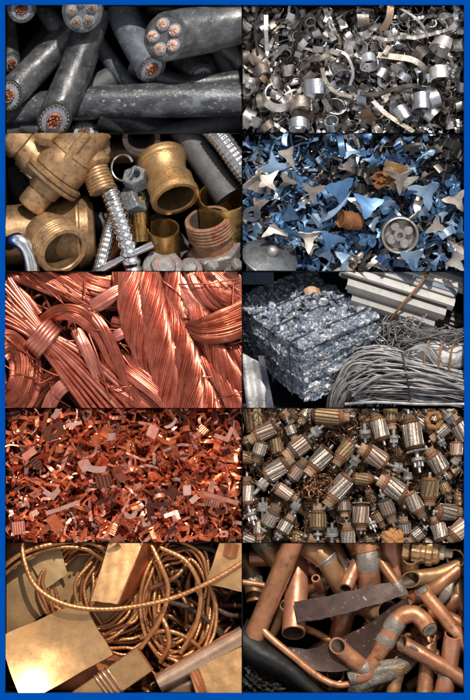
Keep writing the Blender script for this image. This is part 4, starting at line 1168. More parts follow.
PL = ['lowest thin profile of the stack next to the bale', 'second lowest profile of the stack, dark edged', 'third profile up the stack, narrow and pale', 'fourth profile up the stack, dark and hollow', 'broad flat profile in the middle of the stack',
      'profile just above the broad flat one', 'pale ridged profile crossed by the rusty strap', 'dark profile above the ridged one', 'broad pale profile near the back of the stack', 'narrow profile third from the back of the stack',
      'bluish profile second from the back of the stack', 'farthest profile of the stack along the top edge', 'profile ending at the rim near the top corner', 'profile in the very top corner by the rim']
for k in range(14):
    wv = (0.11, 0.10, 0.12, 0.10, 0.24, 0.12, 0.22, 0.11, 0.24, 0.12, 0.16, 0.20, 0.2, 0.22)[k]
    profile((423 + 3.9 * k + rnd(-3, 3), 337 - 5.0 * k, -0.42 + 0.035 * min(k, 6) - 0.02 * max(0, k - 6)), 0.78 if k < 4 else 0.56 + 0.080 * k, wv, 0.07, (zinc, zinc_d, zinc, zinc_d, zinc, zinc, zinc, zinc_d, zinc, zinc, zinc_b, zinc, zinc, zinc_b)[k], PL[k], 0 if k in (4, 6, 8, 11) else 1)
for k in range(6):
    profile((440 + 5 * k, 334 - 3 * k, -0.56 + 0.02 * k), 0.5, 0.10, 0.08, zinc_d, ('dark open profile end, lowest under the stack', 'dark open profile end, second lowest under the stack', 'dark open profile end, third under the stack', 'dark open profile end, fourth under the stack', 'dark open profile end, fifth under the stack', 'dark open profile end closest to the rim under the stack')[k], 0)
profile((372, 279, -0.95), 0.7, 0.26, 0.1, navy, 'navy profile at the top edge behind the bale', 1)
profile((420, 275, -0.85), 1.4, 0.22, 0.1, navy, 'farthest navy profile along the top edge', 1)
one('navy_shade_sheet', sheet(lambda u, v: np.array(tuple(P(240 + 228 * u, 268 + 142 * v, -1.15 + 0.03 * math.sin(u * 9) + 0.03 * math.sin(v * 7)))), 12, 12, 0.02), navy, 'navy sheet added as blue shade under the bale and the sheaf', 'plate')  # sheet added so the shaded depth of the bay turns navy
def strap(pts, r, m, label, grp='rusty straps'):
    return one('strap', tube(spline([P(*q) for q in pts], 40), r, 8), m, label, 'strap', grp)
strap([(432, 268, -0.28), (419, 286, -0.10), (402, 305, -0.08), (388, 325, -0.22), (380, 340, -0.4)], 0.014, rust_strap, 'rusty strap over the profiles nearer the rim')
strap([(374, 268, -0.34), (362, 285, -0.18), (352, 300, -0.28)], 0.012, dark_iron, 'dark strap over the profiles nearer the bale')

# wire bundle in front
WG = thing('wire_bundle', 'big sheaf of grey steel wires lying across the bottom corner', 'wire bundle', P(400, 400, -0.4))
for k in range(95):
    v = (k + rnd(-0.4, 0.4)) / 94
    z = -0.20 + 0.26 * math.sin(PI * (0.15 + 0.7 * v)) + rnd(-0.07, 0.03)
    j = lambda s: rnd(-s, s)
    x0 = 326 + 14 * v + j(4)
    pts = [P(x0 + 2, 415 + j(5), z - 0.25), P(x0 + 6 + 8 * v, 396 - 12 * (1 - v) + j(3), z - 0.08), P(352 + 10 * v + j(6), 352 + 48 * v + j(5), z + 0.02 + j(0.03)), P(385 + j(10), 347 + 50 * v + j(6), z + 0.04 + j(0.04)),
           P(425 + j(8), 361 + 38 * v + j(6), z + 0.02 + j(0.04)), P(472, 374 + 30 * v + j(6), z - 0.05)]
    obj('wire', tube(spline(pts, 34), rnd(0.005, 0.0105), 6), wire_g, WG, 1.2)
for pts in ([(352, 396, 0.10), (372, 380, 0.14), (400, 373, 0.15), (430, 376, 0.12), (470, 392, 0.05)], [(345, 404, 0.06), (375, 402, 0.12), (420, 404, 0.12), (466, 404, 0.06)]):
    obj('wire', tube(spline([P(*q) for q in pts], 30), 0.015, 8), wire_g, WG, 1.2)
obj('tie_wire', tube(spline([P(410, 400, 0.06), P(408, 385, 0.12), P(405, 368, 0.13), P(402, 352, 0.05)], 20), 0.009, 6), dark_iron, WG)
V0 = []
for k in range(150):
    x, y = rnd(382, 420), rnd(322, 352)
    a = rnd(0, 6.28); L = rnd(5, 14); z = rnd(-0.3, -0.08)
    V0.append(tube(spline([P(x - L * math.cos(a), y - L * math.sin(a), z), P(x + rnd(-4, 4), y + rnd(-4, 4), z + 0.05), P(x + L * math.cos(a), y + L * math.sin(a), z)], 8), 0.006, 5))
for k in range(90):
    x, y = rnd(405, 464), rnd(330, 345)
    a = rnd(-0.5, 0.5); L = rnd(8, 22); z = rnd(-0.2, 0.0)
    V0.append(tube(spline([P(x - L * math.cos(a), y - L * math.sin(a), z), P(x + rnd(-4, 4), y + rnd(-4, 4), z + 0.06), P(x + L * math.cos(a), y + L * math.sin(a), z)], 8), 0.006, 5))
o = obj('wire_fuzz', join(*V0), wire_g, None, 1.2); o['kind'] = 'stuff'; o['label'] = 'fine matted wire behind the sheaf'
wb = lump('white_roll', 440, 352, -0.22, 0.36, 0.21, 0.22, foil_w, 'white crumpled roll tied with rusty wires behind the sheaf', 'roll', 0.06, 3.0, 4)
for k, x in enumerate((426, 441, 452)):
    strap([(x - 4, 378, -0.05), (x - 2, 362, 0.03), (x + 1, 345, 0.04), (x + 8, 333, -0.08)], 0.011, rust_strap, ('rusty wire round the white roll, the one nearest the profiles', 'rusty wire round the middle of the white roll', 'rusty wire round the white roll beside the rim')[k])
for k in range(5):
    strap([(398 + k * 2, 368, -0.05), (405 + k * 2, 352 - k, 0.06), (422 + k * 2, 350 - k, 0.06), (436 + 2 * k, 366, 0.0)], 0.009, wire_g, 'grey wire hooped over the white roll', 'grey wires hooped over the white roll')
# scraps at the other corner
one('foil_sheet', sheet(lambda u, v: np.array(tuple(P(240 + 22 * u + 8 * v, 352 + 12 * u + 60 * v, -0.10 + 0.05 * math.sin(u * 9) + 0.04 * math.sin(v * 11 + u * 3)))), 24, 24, 0.012), foil_w, 'creased whitish foil sheet in the bottom corner below the bale', 'foil sheet')
one('dark_strip', sheet(lambda u, v: np.array(tuple(P(258 + 6 * u + 10 * v, 356 + 52 * v, -0.02 + 0.03 * math.sin(v * 8)))), 4, 20, 0.02), dark_iron, 'dark strip lying over the edge of the creased foil', 'strip')
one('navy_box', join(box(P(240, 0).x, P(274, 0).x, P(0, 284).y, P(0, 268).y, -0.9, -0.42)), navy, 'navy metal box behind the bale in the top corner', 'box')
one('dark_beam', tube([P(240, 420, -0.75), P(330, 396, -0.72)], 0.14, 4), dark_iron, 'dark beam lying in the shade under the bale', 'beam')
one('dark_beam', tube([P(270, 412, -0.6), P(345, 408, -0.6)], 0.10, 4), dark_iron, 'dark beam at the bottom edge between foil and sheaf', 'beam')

# ================================================================== bay 7: copper stampings and clippings
bay = 7
random.seed(77); np.random.seed(77)
cc1 = mat('clip_copper', (0.76, 0.205, 0.09), (0.56, 0.115, 0.045), metal=0.75, rough=0.22, scale=9, bump=0.12, vary=0.3, spots=(0.30, 0.08, 0.04), spot_at=0.64)
cc2 = mat('clip_salmon', (0.86, 0.40, 0.29), (0.74, 0.27, 0.18), metal=0.7, rough=0.26, scale=9, bump=0.1, vary=0.2, spots=(0.5, 0.18, 0.1), spot_at=0.66)
cc3 = mat('clip_dark', (0.17, 0.055, 0.035), (0.10, 0.035, 0.025), metal=0.7, rough=0.40, scale=9, bump=0.15, vary=0.3)
cc4 = mat('clip_pale', (0.80, 0.50, 0.39), (0.70, 0.36, 0.26), metal=0.8, rough=0.26, scale=9, bump=0.1, vary=0.1, spots=(0.55, 0.36, 0.29), spot_at=0.66)
cc5 = mat('clip_brown', (0.26, 0.085, 0.05), (0.17, 0.055, 0.034), metal=0.7, rough=0.42, scale=9, bump=0.2, vary=0.2)
def poly_strip(pts, w):
    pts = [np.array(p, float) for p in pts]
    seg = [np.linalg.norm(b - a) for a, b in zip(pts, pts[1:])]; S = sum(seg)
    def f(u, v):
        d = u * S
        for i, s in enumerate(seg):
            if d <= s + 1e-9 or i == len(seg) - 1:
                q = pts[i] + (pts[i + 1] - pts[i]) * min(1, d / s)
                return (q[0], (v - 0.5) * w, q[1])
            d -= s
    return f
def flat_L(a, b, w, z=0.0):
    """flat L-shaped blank as one bent band"""
    pts = [(0, a), (0, 0), (b, 0)]
    def f(u, v):
        k = (v - 0.5) * w
        if u < 0.5:
            t = u * 2; return (k, a * (1 - t) + k * t, z * t)
        t = (u - 0.5) * 2
        return (k + (b - k) * t, k, z)
    return f
def hole_plate(w, h, hole, bx=0.0):
    def f(u, v):
        a = u * 2 * PI
        c, s = math.cos(a), math.sin(a)
        q = 1 / max(abs(c) / w, abs(s) / h) * 0.5
        r = hole + (q - hole) * v
        return (r * c, r * s, bx * (r * c) ** 2)
    return f
def comb(w, h, n, d):
    def f(u, v):
        return ((u - 0.5) * w, (v - 0.5) * h, d * (1 if (u * n) % 1 < 0.5 else -1) * 0.5)
    return f
CL = []
for k in range(4):
    a, b = rnd(0.08, 0.16), rnd(0.05, 0.12)
    CL.append((sheet(poly_strip([(0, b), (0.004, 0.006), (0.01, 0), (a, 0)], rnd(0.04, 0.08)), 14, 3, 0.014), 'angle bracket', 0.3))
for k in range(3):
    CL.append((sheet(poly_strip([(-0.06, 0.06), (-0.058, 0.004), (-0.05, 0), (0.05, 0), (0.058, 0.004), (0.06, 0.06)], rnd(0.06, 0.13)), 21, 3, 0.012), 'channel piece', 0.3))
for k in range(3):
    CL.append((sheet(flat_L(rnd(0.10, 0.18), rnd(0.10, 0.2), rnd(0.03, 0.05), rnd(0, 0.03)), 16, 3, 0.014), 'flat elbow blank', 0.1))
for k in range(2):
    CL.append((sheet(hole_plate(rnd(0.12, 0.17), rnd(0.11, 0.15), 0.028, 1.0), 32, 3, 0.014, True), 'holed plate', 0.15))
for k in range(3):
    CL.append((sheet(comb(rnd(0.12, 0.18), rnd(0.06, 0.10), 6, 0.025), 37, 3, 0.010), 'finned piece', 0.25))
for k in range(9):
    CL.append((sheet(strip_f(rnd(0.16, 0.34), rnd(0.02, 0.05), rnd(-1.6, 1.6), rnd(-1.2, 1.2), rnd(0, 0.015)), 14, 3, 0.012), 'bent strip', 0.2))
for k in range(3):
    CL.append((sheet(strip_f(rnd(0.09, 0.14), rnd(0.05, 0.09), 0.3, rnd(-0.6, 0.6)), 8, 3, 0.014), 'flat tab', 0.2))
for k in range(3):
    CL.append((sheet(curl_f(rnd(0.05, 0.09), rnd(0.3, 0.6), rnd(0.05, 0.10), 0, 0.2), 14, 3, 0.012), 'curled piece', 1.2))
FIN = [(cc1, 'red copper', 8), (cc2, 'salmon copper', 3.2), (cc3, 'dark copper', 1.1), (cc4, 'pale copper', 0.9), (cc5, 'brown copper', 0.4)]
protos = []
for vf, shape, xt in CL:
    for m, fn, w in FIN:
        protos.append((proto('copper_stamping', vf, m), f'{fn} {shape}', 'copper stamping', w, xt * rnd(0.6, 1.2)))
low = [sheet(strip_f(rnd(0.15, 0.3), rnd(0.02, 0.05), rnd(-1.5, 1.5), rnd(-1.5, 1.5)), 7, 2, 0.01) for k in range(6)] + \
      [sheet(poly_strip([(0, 0.08), (0.005, 0), (0.12, 0)], 0.06), 5, 2, 0.01)]
filling('loose_clippings', 2000, low, -0.6, -0.12, 0.7, (0.4, 0.9), [cc1, cc1, cc2, cc1, cc3, cc1], 'small copper clippings packed under the stampings')
marks7 = [('the big holed plate', 54, 430), ('the white square tab', 187, 490), ('the pale elbow piece', 48, 492), ('the long pale bracket', 62, 508), ('the black square frame', 160, 518), ('the pink long rail', 222, 498),
          ('the broad pink blade', 94, 470), ('the ribbed brown plate', 104, 480), ('the upright brown bracket', 120, 476), ('the shiny cube bracket', 112, 441), ('the pink hook', 132, 516),
          ('the tilted salmon block', 152, 432), ('the dark folded strip', 34, 465), ('the bright top flake', 54, 414), ('the corner fins', 18, 528)]
heap(299, protos, -0.30, 0.0, 0.5, (0.45, 0.9), 'copper stampings', marks7)
def piece(f, nu, nv, th, x, y, z, eul, m, label, closed=False):
    V, F = sheet(f, nu, nv, th * 0.8, closed)
    V = V * 0.80
    M = np.array(Matrix.Translation(P(x, y, z)) @ Euler([R(q) for q in eul]).to_matrix().to_4x4())
    return one('copper_stamping', (V @ M[:3, :3].T + M[:3, 3], F), m, label, 'copper stamping', 'large copper stampings', 0.4)
piece(hole_plate(0.27, 0.20, 0.045), 40, 4, 0.02, 54, 431, 0.05, (35, 15, 22), cc5, 'big holed plate, dark brown, standing near the top rim corner', True)
piece(strip_f(0.20, 0.045, 0.05), 12, 3, 0.016, 74, 424, 0.05, (10, 5, 12), cc4, 'pale arm beside the big holed plate', )
piece(hole_plate(0.10, 0.13, 0.002), 20, 3, 0.02, 187, 490, 0.06, (10, 10, 4), cc4, 'white square tab, brightest in the heap', True)
piece(flat_L(0.14, 0.13, 0.06), 16, 3, 0.02, 53, 497, 0.05, (8, -12, 55), cc4, 'pale elbow piece beside the long pale bracket')
piece(strip_f(0.42, 0.05, 0.15), 20, 3, 0.018, 62, 508, 0.06, (20, 0, 20), cc4, 'long pale bracket lying across the lower heap')
piece(poly_strip([(0, 0.10), (0.005, 0), (0.10, 0)], 0.07), 10, 3, 0.016, 31, 515, 0.05, (10, 10, 30), cc4, 'pale bent foot at the end of the long bracket')
piece(flat_L(0.30, 0.20, 0.05), 16, 3, 0.016, 148, 505, 0.04, (10, 10, -85), cc3, 'black square frame open at one side')
piece(strip_f(0.22, 0.05, 0.5), 12, 3, 0.016, 165, 508, 0.05, (10, 10, 75), cc3, 'black curved arm closing the square frame')
piece(poly_strip([(-0.05, 0.05), (-0.046, 0), (0.42, 0)], 0.07), 16, 3, 0.018, 206, 494, 0.04, (-50, 0, -16), cc2, 'pink long rail running to the middle divider')
piece(strip_f(0.30, 0.085, 0.9), 20, 4, 0.018, 94, 469, 0.06, (15, 10, -10), cc4, 'broad pink blade with a rounded tip')
piece(comb(0.20, 0.16, 4, 0.02), 33, 3, 0.014, 104, 481, 0.06, (10, -20, 10), cc5, 'ribbed brown plate in the middle of the heap')
piece(poly_strip([(0, 0.20), (0.006, 0.0), (0.10, 0)], 0.12), 10, 3, 0.018, 118, 474, 0.04, (20, -30, 100), cc5, 'upright brown bracket next to the ribbed plate')
piece(poly_strip([(0, 0.10), (0.006, 0.0), (0.10, 0)], 0.10), 10, 3, 0.018, 112, 441, 0.05, (-20, 10, 95), cc4, 'shiny cube shaped bracket under the top edge')
piece(strip_f(0.22, 0.06, 2.4), 20, 3, 0.018, 132, 516, 0.06, (10, 0, 20), cc4, 'pink hook curled round near the bottom')
piece(hole_plate(0.13, 0.16, 0.002), 20, 3, 0.05, 152, 432, 0.04, (-25, 15, -30), cc2, 'tilted salmon block high in the heap', True)
piece(comb(0.14, 0.10, 4, 0.02), 33, 3, 0.014, 36, 463, 0.05, (10, 10, -50), cc3, 'dark folded strip leaning below the holed plate')
piece(strip_f(0.14, 0.07, 0.8), 12, 3, 0.014, 56, 414, 0.05, (20, 20, 60), cc4, 'bright top flake at the top edge')
piece(comb(0.16, 0.16, 5, 0.03), 31, 3, 0.014, 18, 528, 0.04, (0, 20, 5), cc2, 'upright corner fins at the bottom rim corner')
piece(comb(0.18, 0.09, 9, 0.03), 46, 3, 0.010, 29, 454, 0.05, (0, 20, 35), cc2, 'row of salmon fins near the rim')
piece(comb(0.14, 0.12, 8, 0.03), 46, 3, 0.010, 172, 492, 0.05, (0, 20, -40), cc3, 'dark row of fins leftward of the white square tab')
piece(comb(0.13, 0.14, 7, 0.03), 46, 3, 0.010, 96, 440, 0.02, (0, 20, 15), cc1, 'red row of fins beside the shiny cube bracket')
piece(hole_plate(0.22, 0.15, 0.002), 20, 3, 0.02, 55, 523, 0.04, (20, 10, -55), cc1, 'large red triangular plate near the bottom', True)
piece(flat_L(0.10, 0.16, 0.05), 16, 3, 0.02, 176, 512, 0.05, (8, -12, 200), cc4, 'white chipped elbow right of the square frame')
piece(strip_f(0.12, 0.07, 0.1), 8, 3, 0.02, 194, 499, 0.06, (10, 12, 40), cc4, 'white chip just below the square tab')
piece(strip_f(0.17, 0.08, 0.6), 10, 3, 0.02, 116, 540, 0.02, (5, 5, 30), cc5, 'brown plate at the bottom edge below the pink hook')

# ================================================================== bay 8: scrapped motor armatures
bay = 8
random.seed(88); np.random.seed(88)
la_s = mat('core_silver', (0.58, 0.51, 0.44), (0.27, 0.205, 0.15), metal=0.85, rough=0.30, scale=6, spots=(0.28, 0.17, 0.09), spot_at=0.60, spot_w=0.12, spot_scale=10, bump=0.25, vary=0.2, bscale=30)
la_b = mat('core_brown', (0.36, 0.25, 0.14), (0.24, 0.15, 0.08), metal=0.75, rough=0.42, scale=6, spots=(0.55, 0.44, 0.32), spot_at=0.62, spot_w=0.12, spot_scale=12, bump=0.3, vary=0.2, bscale=30)
la_p = mat('core_pinkish', (0.56, 0.42, 0.33), (0.38, 0.27, 0.20), metal=0.8, rough=0.36, scale=6, spots=(0.30, 0.17, 0.10), spot_at=0.60, spot_w=0.12, spot_scale=10, bump=0.25, vary=0.2, bscale=30)
wind = mat('winding', (0.34, 0.145, 0.06), (0.11, 0.055, 0.032), metal=0.5, rough=0.45, scale=9, spots=(0.65, 0.36, 0.18), spot_at=0.58, bump=0.5, vary=0.4, bscale=25)
wind_d = mat('winding_dark', (0.12, 0.09, 0.07), (0.07, 0.055, 0.045), metal=0.4, rough=0.5, scale=9, spots=(0.38, 0.22, 0.12), spot_at=0.58, bump=0.5, vary=0.3, bscale=25)
comm = mat('commutator', (0.38, 0.235, 0.14), (0.20, 0.125, 0.08), metal=0.75, rough=0.4, scale=8, spots=(0.12, 0.09, 0.07), spot_at=0.6, bump=0.3, vary=0.35, bscale=25)
shaft_m = mat('shaft_steel', (0.55, 0.54, 0.52), (0.36, 0.33, 0.30), metal=0.9, rough=0.3, scale=8, spots=(0.25, 0.17, 0.11), spot_at=0.62, bump=0.15, vary=0.3)
collar_m = mat('collar', (0.34, 0.31, 0.27), (0.20, 0.175, 0.145), metal=0.6, rough=0.45, scale=8, spots=(0.22, 0.17, 0.12), spot_at=0.6, bump=0.3, vary=0.3)
AG = 'scrap motor armatures'
X = Vector((1, 0, 0)); O0 = Vector((0, 0, 0))
def core_mesh(h, nslot, skew):
    """laminated core along x, half length h, radius 1, slots along it"""
    n = nslot * 8
    base = np.ones(n)
    slot = np.array([0.80, 0.80, 0.985, 1, 1, 1, 1, 0.985] * nslot)
    prof = [(-h, 0.55), (-h, 0.93), (-h * 0.96, 1.0), (0, 1.0), (h * 0.96, 1.0), (h, 0.93), (h, 0.55)]
    V, F = lathe(O0, X, prof, n, mod=lambda th, k: (base * slot) if 1 <= k <= 5 else np.ones(n), caps=False)
    V = V.reshape(len(prof), n, 3)
    for i, (t, r) in enumerate(prof):
        a = skew * t
        c, s = math.cos(a), math.sin(a)
        y, z = V[i, :, 1].copy(), V[i, :, 2].copy()
        V[i, :, 1], V[i, :, 2] = c * y - s * z, s * y + c * z
    return V.reshape(-1, 3), F
def winding_mesh(x0, x1, ns, r=0.9):
    n = ns * 4
    m = lambda ph: (lambda th, k: 1 + (0.10 * np.cos(ns * th + (k % 2) * PI + ph) if 0 < k < 6 else 0))
    L = x1 - x0
    return lathe(O0, X, [(x0, r * 0.92), (x0 + L * 0.2, r), (x0 + L * 0.4, r * 1.0), (x0 + L * 0.6, r * 0.93), (x0 + L * 0.8, r * 0.85), (x0 + L * 0.92, r * 0.75), (x1, r * 0.55)], n, mod=m(0))
def comm_mesh(x0, x1, r, ns):
    n = ns * 4
    seg = np.tile([0.93, 1, 1, 0.93], ns)
    return lathe(O0, X, [(x0, r * 1.12), (x0 + 0.08, r * 1.2), (x0 + 0.14, r * 1.2), (x0 + 0.16, r), (x1 - 0.03, r), (x1, r * 0.94), (x1 + 0.01, 0.3)], n, mod=lambda th, k: seg)
def armature_proto(h, nslot, skew, core_m, wind_m, cl, collar, tail, fan=0.0, name='motor_armature'):
    r = bpy.data.objects.new(name, None); PROTOS.append(r); WORLD[r] = Matrix.Identity(4)
    parts = []
    def part(nm, vf, m, sh=0.5):
        parts.append(proto(nm, vf, m, sh))
    part('core', core_mesh(h, nslot, skew), core_m, 0.4)
    part('winding', winding_mesh(h * 0.99, h + 0.42, nslot, 0.90), wind_m, 0.9)
    part('winding', winding_mesh(-h * 0.99, -h - 0.34, nslot, 0.86), wind_m, 0.9)
    if cl:
        part('commutator', comm_mesh(h + 0.38, h + 0.38 + cl, 0.62, 18), comm, 0.4)
    e = h + 0.38 + cl
    part('shaft', lathe(O0, X, [(-h - tail, 0.0), (-h - tail, 0.17), (-h - tail + 0.05, 0.20), (-h - 0.4, 0.20), (-h - 0.38, 0.24), (e, 0.24), (e + 0.02, 0.19), (e + 0.45, 0.19), (e + 0.5, 0.15), (e + 0.5, 0.0)], 20), shaft_m)
    if collar:
        part('bearing', lathe(O0, X, [(-h - 0.62 - 0.32, 0.26), (-h - 0.94, 0.50), (-h - 0.90, 0.55), (-h - 0.66, 0.55), (-h - 0.62, 0.50), (-h - 0.62, 0.26)], 28), collar_m)
    if fan:
        part('fan', lathe(O0, X, [(-h - 0.40, 0.25), (-h - 0.42, fan), (-h - 0.52, fan + 0.05), (-h - 0.60, fan), (-h - 0.62, 0.3)], 48, mod=lambda th, k: 1 + (0.07 * np.sign(np.sin(12 * th)) if 1 <= k <= 3 else 0)), collar_m, 0.4)
    return r, parts
AP = {}
for key, cm in (('s', la_s), ('b', la_b), ('p', la_p)):
    AP[key + '1'] = armature_proto(0.95, 12, 0.22, cm, wind, 0.75, False, 0.9)
    AP[key + '2'] = armature_proto(0.80, 16, 0.0, cm, wind_d, 0.85, True, 1.5)
    AP[key + '3'] = armature_proto(1.15, 14, 0.12, cm, wind, 0.6, False, 1.2, 0.95)
def gear_proto():
    r = bpy.data.objects.new('armature_end', None); PROTOS.append(r); WORLD[r] = Matrix.Identity(4)
    parts = [proto('bearing', lathe(O0, X, [(-0.35, 0.4), (-0.33, 0.95), (-0.27, 1.0), (0.17, 1.0), (0.23, 0.95), (0.25, 0.5)], 40), collar_m, 0.5),
             proto('pinion', lathe(O0, X, [(0.24, 0.4), (0.26, 0.66), (1.05, 0.66), (1.1, 0.4)], 72, mod=lambda th, k: 1 + 0.16 * np.tanh(3 * np.sin(12 * th)) * (1 if 1 <= k <= 2 else 0)), shaft_m, 0.4),
             proto('shaft', lathe(O0, X, [(-1.5, 0.0), (-1.5, 0.3), (-0.35, 0.34), (1.1, 0.34), (1.12, 0.26), (1.9, 0.24), (1.9, 0.0)], 20), shaft_m, 0.5)]
    return r, parts
AP['g'] = gear_proto()
# x, y, dx, dy (towards the commutator), radius in px, z, kind, what one sees
ARM = [
 (266, 431, -.85, .5, 9, -.02, 'p1'), (260, 449, -.3, .95, 7.5, -.03, 's2'), (276, 446, -.3, -.9, 8, -.10, 'b1'), (256, 418, .2, .95, 14, -.22, 'b3'), (291, 430, .35, .9, 6, -.05, 's2'),
 (300, 446, -.8, .6, 10.5, 0.0, 'p2'), (321, 459, -.65, .75, 10, 0.0, 's1'), (346, 450, -.55, .8, 9, 0.0, 'b1'), (276, 470, .8, -.6, 10, .02, 's1'), (296, 472, .6, -.8, 8.5, -.03, 'p2'),
 (328, 416, 1, .02, 10, -.06, 'b3'), (380, 429, -.3, -.95, 9, .02, 's1'), (391, 413, .1, 1, 8, -.03, 'b1'), (376, 457, -.87, -.5, 10.5, .03, 'p1'), (413, 435, -.2, -1, 11, .02, 's3'),
 (421, 422, .75, .6, 8, -.06, 's2'), (443, 430, -.7, .6, 7.5, 0.0, 's2'), (463, 431, -.6, -.75, 11, -.03, 's1'), (457, 449, .05, 1, 8, -.02, 'p1'), (438, 463, -.6, -.8, 10, .03, 's1'),
 (248, 494, -.05, -1, 8, -.03, 's1'), (284, 492, .8, .5, 7.5, -.02, 'p3'), (270, 519, .5, -.85, 8.5, .03, 's2'), (285, 527, .5, -.85, 8, .03, 's2'), (259, 528, .1, 1, 7, -.05, 's1'),
 (340, 487, -.6, .8, 10.5, .03, 's1'), (318, 521, 0, -1, 9.5, 0.0, 'b2'), (344, 506, .05, 1, 7, -.02, 'p2'), (348, 537, -.1, -1, 8, .02, 's1'), (313, 539, .9, .3, 6.5, -.05, 'b2'),
 (362, 479, 1, 0, 7, -.04, 'b1'), (395, 489, -.87, -.5, 11, .04, 's1'), (361, 515, 0, 1, 9.5, .02, 'p3'), (387, 507, .35, .9, 8.5, .02, 'p2'), (378, 517, .5, .85, 7, -.04, 'b2'),
 (405, 529, -.1, -1, 7.5, .0, 's2'), (393, 538, .8, .4, 7, -.06, 'b1'), (414, 502, .5, .85, 8.5, .02, 's1'), (430, 488, 0, 1, 10.5, 0.0, 'b1'), (447, 512, 1, .05, 9.5, .03, 's1'),
 (440, 531, -.35, -.95, 9, .02, 's1'), (418, 534, -.75, .6, 7.5, 0.0, 's2'), (461, 529, -.7, .7, 10, .02, 'p1'), (445, 488, .4, .9, 6, -.05, 'b2'), (456, 470, -.6, .6, 6, -.06, 'p2'),
 (248, 458, .9, .1, 7, -.12, 'b1'), (250, 440, .8, -.3, 6, -.14, 'b2'), (308, 412, -.5, .8, 7, -.12, 's2'), (350, 412, .4, .9, 6, -.14, 'p2'), (430, 410, .9, -.2, 7, -.12, 's2'),
 (334, 470, .7, .5, 7, -.14, 'b2'), (312, 505, -.8, .2, 7, -.14, 'b1'), (330, 505, .3, .9, 6, -.12, 's2'), (300, 540, .8, .1, 7, -.12, 'b1'), (370, 540, -.9, .2, 7, -.12, 'b2'),
 (372, 498, -.4, -.8, 6.5, -.12, 'b2'), (350, 470, -.3, .9, 7, -.14, 's1'), (402, 455, .8, .4, 7, -.14, 'b2'), (424, 512, .2, -.9, 7, -.14, 'b1'), (460, 500, .2, .9, 7, -.12, 'b1'),
 (252, 512, .6, -.5, 7, -.12, 's2'), (278, 505, -.7, .4, 6, -.14, 'b1'), (248, 540, .9, .2, 7, -.06, 's1'), (430, 545, .9, .1, 7, -.08, 's2'), (335, 545, .9, -.1, 7, -.10, 'b1'),
 (404, 418, -.2, .9, 6, -.12, 'p2'), (450, 412, -.7, .7, 7, -.12, 'p1'), (285, 415, .6, .7, 6, -.12, 'b2'), (365, 438, .3, .9, 6, -.14, 'b2'), (386, 475, .9, .2, 6, -.14, 'p2'),
]
GEAR = [(315, 432, .75, -.6, 6.5, .03), (365, 432, .05, 1, 6.5, .03), (399, 468, -.85, -.3, 6.5, .03), (418, 460, .15, 1, 7.5, .04), (356, 459, -.55, .8, 6.5, 0.0), (448, 416, .6, .7, 7, .02),
        (263, 509, 0, -1, 7, -.02), (251, 515, .3, .9, 6.5, -.04), (332, 534, 0, -1, 7, .02), (295, 507, .5, -.85, 6, .04), (441, 441, .5, .8, 5, .03), (394, 437, 0, 1, 6, .02), (408, 478, 0, -1, 6, -.06),
        (261, 486, .6, -.7, 7.5, .02), (455, 462, .5, -.8, 5.5, -.03), (440, 476, -.5, .8, 5, -.05), (290, 459, -.8, .5, 5, -.06), (372, 524, .4, .9, 5.5, -.02)]
marks8 = [('the copper wire tangle', 318, 487), ('the widest brown armature', 328, 416), ('the end on armature by the rim', 447, 512), ('the red banded armature by the rim', 457, 449),
          ('the large corner armature', 256, 418), ('the long shafted one', 361, 515), ('the slanting pink armature', 376, 457), ('the rust orange coil lump', 393, 537),
          ('the white collar', 418, 460), ('the big ribbed middle one', 395, 489), ('the round pale bell', 261, 486), ('the rust coloured coil ring', 434, 420)]
items = []
def put(key, x, y, dx, dy, rp, z, what, cat, extra=0.0):
    root_p, parts = AP[key]
    sx_ = rnd(0.85, 1.2) if key != 'g' else 1.0
    d = Vector((dx, -dy, extra)).normalized()
    q = d.to_track_quat('X', 'Z').to_matrix().to_4x4()
    mw = Matrix.Translation(P(x, y, z)) @ q @ Matrix.Rotation(rnd(0, 6.28), 4, 'X') @ Matrix.Diagonal((rp / 112.0 * sx_, rp / 112.0, rp / 112.0, 1.0))
    r = dup(root_p, mw)
    r['category'] = cat; r['group'] = AG if cat == 'armature' else 'armature bearings with pinions'
    for p in parts:
        dup(p, mw, r)
    items.append((r, what, x, y))
    return r
LOOK = {'s1': 'silver armature', 's2': 'silver armature with a bearing', 's3': 'silver armature with a fan', 'b1': 'brown armature', 'b2': 'brown armature with a bearing', 'b3': 'brown armature with a fan',
        'p1': 'pinkish armature', 'p2': 'pinkish armature with a bearing', 'p3': 'pinkish armature with a fan'}
# deeper layer first
for k, (x, y) in enumerate(stratified(8, 130)):
    a = rnd(0, 6.28)
    key = random.choice(['b1', 'b2', 's1', 's2', 'p2', 'b3'])
    put(key, x, y, math.cos(a), math.sin(a), rnd(5.5, 8), rnd(-.34, -.2), 'buried ' + LOOK[key], 'armature', rnd(-.5, .5))
for (x, y, dx, dy, rp, z, key) in ARM:
    put(key, x, y, dx, dy, rp, z - 0.03, LOOK[key], 'armature', rnd(-0.15, 0.15) if (x, y) != (447, 512) else -0.45)
for (x, y, dx, dy, rp, z) in GEAR:
    put('g', x, y, dx, dy, rp, z, 'grey bearing with a toothed pinion', 'bearing', rnd(-0.2, 0.3))
label_by_landmarks(items, marks8, '')
cw = mat('coil_copper', (0.34, 0.17, 0.085), (0.18, 0.085, 0.045), metal=0.8, rough=0.36, scale=12, vary=0.2)
tw = thing('copper_wire_tangle', 'tangle of bare copper wire loops between the armatures', 'wire tangle', P(318, 487, -0.05))
